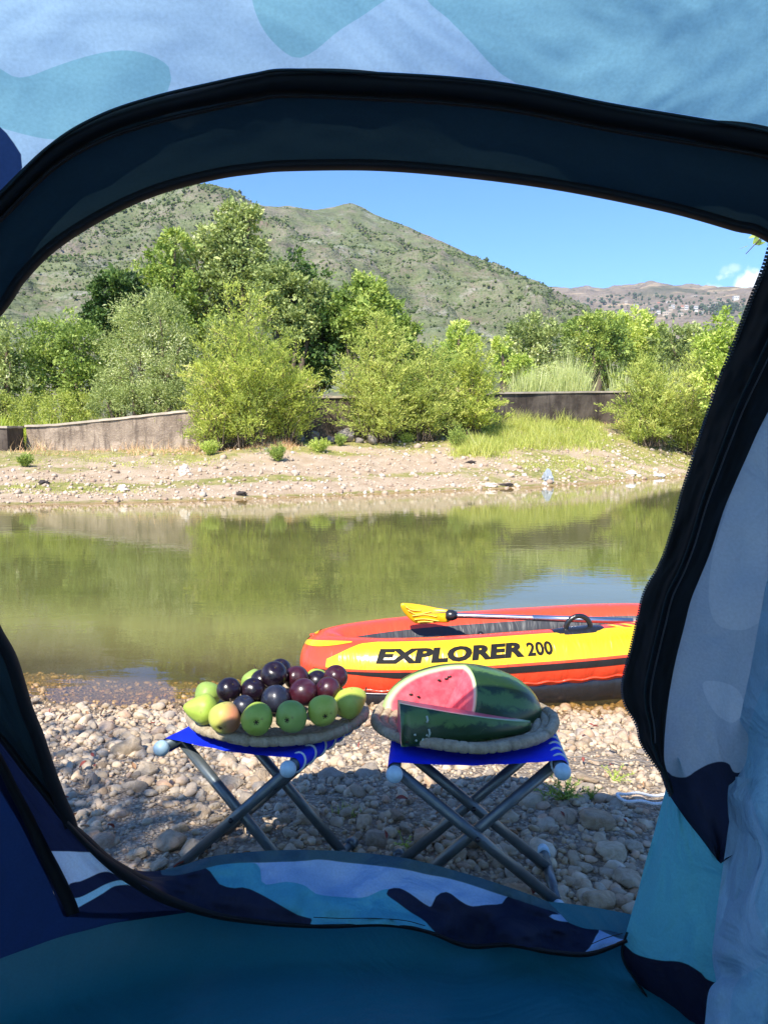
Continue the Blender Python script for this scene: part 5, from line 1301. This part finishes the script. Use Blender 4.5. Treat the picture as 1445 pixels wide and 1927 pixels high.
def patch(name, A, B, nu, nv, mat, kA=1.0, kB=1.0, regions=(), wr=.0, wf=(3, 8), seed=0, bulge=0, thick=0, kfun=None, nrm_u=None):
    """cloth ruled between two pixel curves, set on the dome (k=1) or hanging inside it (k<1)"""
    A_, B_ = catmull(A, nu), catmull(B, nu); q = np.linspace(0, 1, nv)
    P_ = A_[:, None] + (B_ - A_)[:, None] * q[None, :, None]
    uu, qq = np.meshgrid(np.linspace(0, 1, nu), q, indexing='ij')
    k = kA + (kB - kA) * qq + bulge * np.sin(np.pi * qq)
    if kfun is not None: k = k + kfun(uu, qq, P_)
    L = np.hypot(*(A_[-1] - A_[0])) / 300
    if wr: k = k + wr * fbm(uu * wf[0] * L + seed, qq * wf[1] + seed * 1.7, seed, o=3)
    V = dome(rays(P_), k)
    sds = [np.maximum.reduce([sdf(P_.reshape(-1, 2), smooth_poly(pl)) for pl in pls]) for pls in regions]
    return tpart(name, V.reshape(-1, 3), grid_faces(nu, nv), mat, sds), P_, V
# --- outline of the doorway (outer zip line), a closed loop in pixels; off-frame parts follow the dome
LOOP = [(-330, 900), (-250, 640), (-120, 485), (0, 362), (100, 265), (190, 212), (290, 178), (400, 152), (480, 135), (540, 127), (700, 133), (850, 142), (980, 158), (1150, 192), (1300, 217), (1445, 243), (1600, 290), (1760, 380), (1860, 560), (1900, 900), (1860, 1300), (1760, 1600), (1600, 1800), (1400, 1830), (1180, 1800), (900, 1770), (650, 1745), (400, 1715), (135, 1712), (85, 1610), (45, 1530), (0, 1445), (-120, 1330), (-260, 1120)]
lp = catmull(LOOP, 420, closed=True)[:-1]
ld = unit(rays(lp)); pole = unit(np.array([0, -1, .12]))
ts = np.r_[np.linspace(0, .30, 70), np.linspace(.30, 1, 50)[1:]]
om = np.arccos(np.clip(ld @ pole, -1, 1))[:, None]
D = (np.sin((1 - ts)[None] * om)[..., None] * ld[:, None] + np.sin(ts[None] * om)[..., None] * pole) / np.sin(om)[..., None]
V = dome(D); nU, nT = V.shape[:2]
F = grid_faces(nU, nT, wrap_u=True); Vf = V.reshape(-1, 3)
F = F[(Vf[F][:, :, 2] > -.02).any(1)]
Vf2 = Vf.copy(); Vf2[:, 2] = np.maximum(Vf2[:, 2], -.02)
pp = to_px(Vf2); front = ((Vf2[:, 1] > .15))
cy_polys = [[(-200, 60), (-40, 100), (0, 128), (40, 145), (110, 122), (170, 103), (235, 93), (290, 105), (322, 130), (318, 160), (300, 190), (210, 235), (110, 262), (0, 240), (-120, 200), (-260, 180)],
            [(474, 0), (500, 62), (548, 106), (585, 100), (640, 55), (700, 15), (735, -25), (700, -140), (560, -170), (470, -90)],
            [(790, -20), (850, 40), (900, 92), (965, 152), (1200, 260), (1500, 330), (1900, 300), (1900, -300), (1300, -420), (900, -350), (760, -150)],
            [(-300, -300), (-60, -330), (90, -240), (60, -150), (-120, -130)]]
nv_polys = [[(-400, 230), (-60, 215), (0, 238), (22, 262), (45, 306), (20, 345), (-100, 480), (-400, 700)], [(-900, 700), (-260, 900), (-120, 1200), (0, 1380), (40, 1480), (90, 1600), (136, 1700), (300, 1690), (440, 1712), (520, 2000), (0, 2100), (-500, 2150), (-1200, 1900)],
            [(900, -900), (1500, -700), (1700, -500), (1300, -480), (1000, -600)]]
def camo(P, a):
    return (fbm(P[:, 0] * 2.2 + a, P[:, 1] * 2.2, P[:, 2] * 2.2 + a, o=2) - .22) * 300
s1 = np.where(front, np.maximum.reduce([sdf(pp, smooth_poly(q)) for q in cy_polys]), camo(Vf2, 3.0))
s2 = np.where(front, np.maximum.reduce([sdf(pp, smooth_poly(q)) for q in nv_polys]), camo(Vf2, 9.0))
Vw = Vf2 + unit(Vf2 - CAM) * (.006 * fbm(Vf2[:, 0] * 5, Vf2[:, 1] * 5, Vf2[:, 2] * 5, o=3))[:, None]
tpart('tent_wall', Vw, F, M_roof, [s1, s2])
# --- arched dark band between the outer tape and the door opening
O_ = [(-330, 900), (-250, 640), (-120, 485), (0, 372), (100, 275), (190, 222), (290, 188), (400, 162), (480, 145), (540, 137), (700, 143), (850, 152), (980, 168), (1150, 202), (1300, 227), (1445, 253), (1600, 300), (1760, 390), (1860, 560)]
I_ = [(-250, 1020), (-190, 840), (-100, 700), (0, 588), (40, 530), (100, 470), (190, 412), (290, 366), (400, 336), (480, 324), (545, 319), (700, 318), (860, 330), (1050, 355), (1250, 395), (1380, 431), (1445, 452), (1600, 560), (1700, 800)]
patch('door_band', O_, I_, 260, 26, M_band, .995, .985, wr=.004, wf=(2, 2), bulge=-.012)
def strip(name, C, wdt, mat, k=.985, nu=260, thick=.012, offs=None, wob=0, seed=0, nv=9):
    """padded tape following a pixel curve; wdt in pixels, arched cross-section with real depth"""
    c = catmull(C, nu); T_ = unit(np.gradient(c, axis=0)); N_ = np.stack([-T_[:, 1], T_[:, 0]], -1)
    wv = np.interp(np.linspace(0, 1, nu), np.linspace(0, 1, len(wdt)), wdt) if np.ndim(wdt) else np.full(nu, wdt)
    wv = wv * (1 + wob * fbm(np.linspace(0, 14, nu) + seed, np.zeros(nu), seed, o=2))
    q = np.linspace(-.5, .5, nv); P_ = c[:, None] + N_[:, None] * (wv[:, None] * q[None])[..., None]
    kk = (k if np.ndim(k) == 0 else np.interp(np.linspace(0, 1, nu), np.linspace(0, 1, len(k)), k)[:, None]) - thick * np.cos(q * np.pi)[None] ** .7 * np.ones((nu, 1))
    V = dome(rays(P_), kk); Vb = dome(rays(P_), kk * 0 + (k if np.ndim(k) == 0 else np.max(k)) + .002)
    Va = np.concatenate([V, Vb[:, ::-1]], 1)
    return tpart(name, Va.reshape(-1, 3), grid_faces(nu, 2 * nv, wrap_v=True), mat)
strip('outer_zip_tape', [(x, y + 25) for x, y in LOOP[:20]], [34, 38, 40, 42, 44, 40, 44, 46, 50, 52, 48, 50, 46, 52, 56, 54, 50], M_tape, .985, wob=.22, thick=.018)
strip('outer_piping', [(x, y + 4) for x, y in LOOP[:20]], 7, M_band, .972, thick=.008)
strip('tape_seam', [(x, y + 52) for x, y in LOOP[1:19]], 9, M_tape, .972, thick=.008)
strip('opening_hem', [(x, y - 8) for x, y in I_], 22, M_tape, .980, thick=.012)
# --- left: hanging edge of the half open door
LA = [(-60, 1040), (-25, 1110), (0, 1180), (32, 1240), (60, 1330), (82, 1385), (100, 1440), (122, 1500), (138, 1535), (145, 1556)]
LB = [(-220, 1060), (-160, 1160), (-110, 1260), (-50, 1340), (0, 1392), (32, 1430), (60, 1470), (92, 1512), (112, 1535), (132, 1566)]
patch('left_door_edge', LA, LB, 90, 24, M_band, .955, .985, wr=.006, seed=2)
strip('left_door_tape', [(x - 11, y + 2) for x, y in LA], 26, M_tape, .952, nu=100)
# side wall below it: dark upper half, sunlit printed lower half
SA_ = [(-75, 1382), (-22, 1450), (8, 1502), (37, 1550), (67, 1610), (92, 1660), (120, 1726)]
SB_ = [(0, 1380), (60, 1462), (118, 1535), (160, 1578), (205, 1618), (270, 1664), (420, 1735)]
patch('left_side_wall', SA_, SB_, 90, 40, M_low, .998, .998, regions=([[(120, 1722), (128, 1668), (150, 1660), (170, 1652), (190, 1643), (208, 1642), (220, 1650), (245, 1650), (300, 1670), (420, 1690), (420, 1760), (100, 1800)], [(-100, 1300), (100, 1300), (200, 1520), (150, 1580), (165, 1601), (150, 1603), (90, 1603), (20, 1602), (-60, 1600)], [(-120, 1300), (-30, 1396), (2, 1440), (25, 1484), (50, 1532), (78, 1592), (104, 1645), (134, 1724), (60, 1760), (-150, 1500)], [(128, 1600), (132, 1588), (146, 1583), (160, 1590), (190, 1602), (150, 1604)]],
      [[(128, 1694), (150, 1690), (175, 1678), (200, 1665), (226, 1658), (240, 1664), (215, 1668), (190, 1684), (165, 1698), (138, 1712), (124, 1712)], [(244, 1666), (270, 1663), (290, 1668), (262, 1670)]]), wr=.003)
strip('left_wall_seam', [(-60, 1330), (0, 1436), (22, 1480), (48, 1530), (80, 1598), (104, 1645), (130, 1700), (138, 1722)], [22, 22, 20, 20, 22, 26, 28, 26], M_tape, .985, nu=100)
strip('left_zip_tape', [(-60, 1330), (0, 1388), (50, 1452), (85, 1495), (125, 1545), (165, 1582), (205, 1620), (262, 1655), (330, 1690)], [12, 13, 14, 14, 15, 16, 18, 22, 20], M_tape, .972, nu=140, thick=.02)
# --- sill: cloth standing at the doorway, its upper edge behind, drooping hem in front
ST = [(120, 1534), (160, 1577), (205, 1618), (245, 1636), (290, 1640), (340, 1630), (400, 1612), (480, 1603), (560, 1600), (650, 1603), (760, 1615), (860, 1640), (960, 1671), (1050, 1705), (1120, 1738), (1180, 1764)]
SH = [(125, 1548), (165, 1590), (205, 1625), (262, 1664), (320, 1695), (400, 1721), (470, 1733), (540, 1740), (620, 1743), (720, 1740), (800, 1752), (880, 1780), (960, 1778), (1040, 1792), (1110, 1795), (1180, 1770)]
sil, Ps, Vs = patch('door_sill', ST, SH, 230, 46, M_sill, 1.0, .925, wr=.017, wf=(3.4, 1.8), seed=5, regions=(
    [[(360, 1620), (420, 1622), (480, 1625), (490, 1638), (496, 1665), (540, 1660), (575, 1668), (600, 1684), (680, 1690), (730, 1674), (770, 1700), (840, 1770), (780, 1780), (560, 1760), (430, 1700), (380, 1655)]],
    [[(60, 1480), (200, 1606), (260, 1630), (340, 1634), (385, 1632), (400, 1645), (415, 1665), (440, 1672), (465, 1672), (510, 1694), (560, 1722), (590, 1733), (540, 1760), (380, 1760), (100, 1600)],
     [(727, 1684), (732, 1674), (752, 1672), (775, 1684), (800, 1702), (812, 1707), (818, 1690), (832, 1680), (846, 1681), (860, 1692), (885, 1706), (915, 1704), (945, 1701), (955, 1686), (975, 1687), (1000, 1700), (1015, 1695), (1040, 1715), (1060, 1722), (1032, 1722), (1045, 1732), (1075, 1736), (1096, 1730), (1128, 1744), (1120, 1765), (1102, 1792), (1060, 1810), (960, 1800), (860, 1790), (815, 1752), (800, 1735), (770, 1716), (745, 1697)]],
    [[(420, 1590), (560, 1590), (760, 1600), (900, 1640), (1060, 1698), (1180, 1758), (1190, 1770), (1165, 1768), (1100, 1738), (1040, 1716), (960, 1690), (860, 1658), (800, 1646), (740, 1634), (640, 1622), (600, 1618), (560, 1622), (480, 1624), (420, 1628), (330, 1648), (300, 1636)]]))
strip('sill_hem', [(x, y + 1) for x, y in SH], [10, 14, 22, 22, 16, 12, 10, 9, 9, 8, 8, 10, 10, 10, 10, 8], M_tape, .925, nu=240, thick=.012)
st_pts = [(590, 1727), (640, 1729), (700, 1729), (760, 1733), (800, 1743)]
strip('sill_stitching', st_pts, 1.6, M_tape, .912, nu=60, thick=.002, nv=4)
strip('sill_stitching', [(1112, 1778), (1140, 1766), (1172, 1757)], 1.6, M_tape, .925, nu=30, thick=.002, nv=4)
# --- right: side wall cloth below, door flap hanging, folded drape at the edge
TA = [(1268, 1430), (1258, 1465), (1246, 1510), (1230, 1570), (1214, 1625), (1200, 1680), (1188, 1720), (1178, 1755), (1169, 1785), (1172, 1810), (1190, 1840), (1220, 1885), (1250, 1930), (1300, 2010)]
TB = [(1275, 1425), (1310, 1500), (1360, 1580), (1420, 1660), (1430, 1700), (1430, 1740), (1430, 1780), (1430, 1820), (1430, 1860), (1430, 1890), (1430, 1920), (1430, 1960), (1430, 2000), (1430, 2060)]
patch('right_side_wall', TA, TB, 120, 50, M_teal, .93, .86, wr=.012, wf=(2, 4), seed=8, bulge=-.02, regions=([[(1150, 1770), (1172, 1776), (1195, 1795), (1240, 1808), (1285, 1812), (1320, 1832), (1345, 1850), (1460, 1860), (1500, 2100), (1200, 2150), (1100, 1900)]],))
strip('side_wall_piping', [(x + 2, y) for x, y in TA[7:]], 5, M_band, .925, nu=60, thick=.008)
FA = [(1300, 1000), (1290, 1060), (1270, 1150), (1255, 1240), (1245, 1330), (1240, 1420), (1248, 1475), (1268, 1512), (1292, 1548), (1320, 1582), (1346, 1618), (1352, 1640)]
FA = [(1470, 640), (1420, 760), (1372, 880), (1330, 1000), (1292, 1120), (1268, 1210), (1248, 1320), (1240, 1420), (1250, 1478), (1285, 1535), (1320, 1580), (1348, 1618)]
FB = [(1900, 640), (1860, 800), (1800, 950), (1740, 1080), (1660, 1180), (1580, 1280), (1520, 1370), (1480, 1450), (1460, 1500), (1420, 1560), (1390, 1600), (1356, 1626)]
patch('door_flap', FA, FB, 150, 60, M_flap, .86, .82, wr=.012, wf=(1.6, 3), seed=12, regions=(
    [[(1225, 1440), (1252, 1450), (1268, 1462), (1292, 1463), (1312, 1450), (1335, 1438), (1358, 1434), (1374, 1440), (1382, 1455), (1440, 1460), (1450, 1560), (1380, 1660), (1330, 1680), (1200, 1500)]],
    [[(1345, 1030), (1360, 980), (1385, 900), (1420, 820), (1500, 740), (1560, 900), (1480, 1120), (1420, 1176), (1385, 1186), (1350, 1176), (1334, 1140), (1336, 1080)], [(1322, 1290), (1345, 1282), (1385, 1296), (1400, 1330), (1380, 1360), (1345, 1340)]]))
ZA = [(1500, 340), (1462, 420), (1438, 500), (1412, 565), (1384, 640), (1352, 720), (1328, 790), (1305, 860), (1283, 930), (1264, 1000), (1243, 1060), (1214, 1112), (1200, 1165), (1186, 1225), (1172, 1285), (1176, 1325), (1198, 1365), (1206, 1398), (1226, 1430), (1246, 1458), (1254, 1482), (1262, 1500)]
ZB = [(1700, 360), (1640, 450), (1580, 540), (1520, 640), (1470, 730), (1432, 800), (1405, 860), (1385, 905), (1362, 960), (1338, 1035), (1318, 1085), (1300, 1130), (1286, 1185), (1272, 1240), (1262, 1290), (1256, 1330), (1252, 1368), (1250, 1400), (1250, 1432), (1256, 1455), (1264, 1475), (1268, 1492)]
zs, Pz, Vz = patch('flap_zip_strip', ZA, ZB, 220, 22, M_tape, .84, .845, wr=.006, seed=15, bulge=-.02)
strip('flap_seam', [tuple(a * .52 + b * .48) for a, b in zip(np.array(ZA[2:], float), np.array(ZB[2:], float))], 5, M_band, .815, nu=160, thick=.004)
# zip teeth along the free edge of the flap
parts = []
edge = Vz[:, 0]; L_ = np.r_[0, np.cumsum(np.linalg.norm(np.diff(edge, axis=0), axis=1))]
for s_ in np.arange(0, L_[-1], .0040):
    p = np.array([np.interp(s_, L_, edge[:, j]) for j in range(3)]); p2 = np.array([np.interp(min(s_ + .004, L_[-1]), L_, edge[:, j]) for j in range(3)])
    V_, F_ = box(-.0025, .0025, -.0012, .0012, -.0010, .0010); d_ = unit(p2 - p + 1e-9)
    ax_ = unit(np.cross(d_, p - CAM)); up_ = np.cross(d_, ax_)
    parts.append((p + V_[:, :1] * ax_ + V_[:, 1:2] * up_ + V_[:, 2:] * d_, F_))
V_, F_ = join_parts(parts); o = tpart('zip_teeth', V_, F_, M_zip, smooth=False); o['kind'] = 'stuff'
strip('zip_coil', [tuple(a * .40 + b * .60) for a, b in zip(np.array(ZA[2:18], float), np.array(ZB[2:18], float))], 3, M_zip, .813, nu=160, thick=.003)
DA = [(1560, 860), (1490, 980), (1446, 1085), (1432, 1150), (1412, 1260), (1394, 1345), (1378, 1440), (1369, 1500), (1374, 1560), (1384, 1600), (1372, 1680), (1360, 1730), (1344, 1790), (1356, 1835), (1334, 1865), (1326, 1927), (1310, 2060)]
DB = [(x + 520 - i * 6, y) for i, (x, y) in enumerate(DA)]
def dk(u, q, P_):
    f = fbm(P_[..., 0] * .010 + P_[..., 1] * .0022, P_[..., 1] * .0045, 3.0, o=3); rdg = 1 - np.abs(fbm(P_[..., 0] * .008 - P_[..., 1] * .004, P_[..., 1] * .007, 8.0, o=3))
    return -.022 * f - .016 * rdg - .03 * np.sin(np.clip(q * 6, 0, 1) * np.pi / 2) + .03
patch('door_drape', DA, DB, 190, 90, M_drape, .80, .62, kfun=dk, regions=([[(1560, 1270), (1470, 1240), (1400, 1420), (1440, 1600), (1420, 1700), (1450, 1800), (1380, 1860), (1400, 2000), (1600, 2000), (1800, 1600)]],))
EA = [(1384, 1462), (1380, 1500), (1370, 1560), (1362, 1620), (1352, 1690), (1345, 1750), (1340, 1800), (1348, 1850)]
EB = [(1440, 1470), (1430, 1530), (1430, 1600), (1420, 1660), (1410, 1720), (1400, 1780), (1400, 1820), (1390, 1860)]
patch('flap_fold', EA, EB, 50, 12, M_drape, .83, .79, wr=.006, seed=3, regions=([[(1000, 1000), (1010, 1000), (1010, 1010)]],))
# --- groundsheet with a raised lip
a = np.linspace(0, 2 * np.pi, 181)[:-1]; rr_ = np.r_[np.linspace(0, .93, 40), np.linspace(.94, 1.0, 8)]
AA, RR = np.meshgrid(a, rr_, indexing='ij'); sx_ = np.sign(np.cos(AA)) * np.abs(np.cos(AA)) ** (2 / TP); sy_ = np.sign(np.sin(AA)) * np.abs(np.sin(AA)) ** (2 / TP)
GX, GY = sx_ * RR * (TAx + .0), .08 + sy_ * RR * (TBy + .0)
GZ = .016 + .010 * fbm(GX * 2.2, GY * 2.2, o=3) + np.clip((RR - .93) / .07, 0, 1) ** 1.5 * .07
tpart('groundsheet', np.stack([GX, GY, GZ], -1).reshape(-1, 3), grid_faces(180, len(rr_), wrap_u=True), M_tarp)

# ================================================================== TREE WHOSE TWIG HANGS IN FROM THE RIGHT
tw = empty('overhanging_tree', (3.6, 3.1, -.05)); tag(tw, 'tree outside the tent whose leafy twig tip hangs in at the upper right', 'tree')
r2 = np.random.default_rng(77)
tube('trunk', [np.array(q) for q in ((0, 0, -.2), (.03, 0, .8), (-.06, .05, 1.8), (-.3, .0, 2.7), (-.5, .1, 3.6))], np.array([.13, .11, .09, .07, .04]), M_bark, tw, 12)
twp = at_y(1414, 462, 3.0) - np.array([3.6, 3.1, -.05])
br = catmull(np.array([(-.28, 0, 2.6), (-.8, -.1, 2.75), (-1.3, -.1, 2.45), (twp[0] + .25, twp[1] + .02, twp[2] + .30), (twp[0] + .06, twp[1], twp[2] + .06), (twp[0] - .02, twp[1], twp[2] - .03)]), 40)
tube('twig', br, np.linspace(.022, .0015, 40), M_bark, tw, 6)
C, D_ = [], []
for i in range(70):
    f = r2.uniform(.55, 1) if i < 48 else r2.uniform(.93, 1); b = br[int(f * 39)] + r2.normal(0, .02, 3); C.append(b); D_.append(unit(np.array([r2.normal(-.2, .6), r2.normal(0, .6), r2.normal(-.7, .4)])))
leaf_mesh('twig_leaves', np.array(C), np.array(D_), r2.uniform(.035, .06, 70), np.full(70, .02), LM['green'], tw, np.clip(r2.normal(.3, .2, 70), 0, 1), r2)
C, D_, T_ = [], [], []
for (cx, cy, cz, rad) in ((-.4, .1, 3.8, .8), (.4, .5, 3.5, .7), (.2, -.5, 3.6, .7), (-.6, -.4, 3.3, .55), (.6, 0, 3.0, .5)):
    m = 1100; d = unit(r2.normal(size=(m, 3))); C.append(np.array([cx, cy, cz]) + d * rad * r2.random((m, 1)) ** .4); D_.append(unit(d + r2.normal(0, .7, (m, 3)))); T_.append(np.clip(r2.normal(.4, .2, m), 0, 1))
C, D_, T_ = np.vstack(C), np.vstack(D_), np.concatenate(T_)
leaf_mesh('crown', C, D_, r2.uniform(.05, .09, len(C)), np.full(len(C), .035), LM['green'], tw, T_, r2)

# a second tree behind the tent on the left; only its dappled shade reaches the picture
tw = empty('shade_tree', (-3.1, -.9, -.05)); tag(tw, 'tree behind the tent on the left whose shade falls on the stones', 'tree')
tube('trunk', [np.array(q) for q in ((0, 0, -.2), (.05, .02, .9), (.2, .05, 1.8), (.55, .1, 2.6), (1.1, .2, 3.2))], np.array([.15, .12, .10, .08, .05]), M_bark, tw, 12)
C, D_, T_ = [], [], []
for (cx, cy, cz, rad) in ((1.15, -.3, 3.1, .55), (1.45, -.1, 2.9, .40), (.4, .1, 3.2, .7), (.9, -.9, 3.7, .6), (.6, -.6, 3.9, .7)):
    m = int(900 * rad); d = unit(r2.normal(size=(m, 3))); C.append(np.array([cx, cy, cz]) + d * rad * r2.random((m, 1)) ** .4); D_.append(unit(d + r2.normal(0, .7, (m, 3)))); T_.append(np.clip(r2.normal(.4, .2, m), 0, 1))
C, D_, T_ = np.vstack(C), np.vstack(D_), np.concatenate(T_)
leaf_mesh('crown', C, D_, r2.uniform(.06, .10, len(C)), np.full(len(C), .045), LM['green'], tw, T_, r2)
limbs('branch', (.3, .05, 2.1), [(1.15, -.3, 3.1), (.9, -.9, 3.7), (.6, -.6, 3.9), (.4, .1, 3.2)], .05, M_bark, tw, r2)
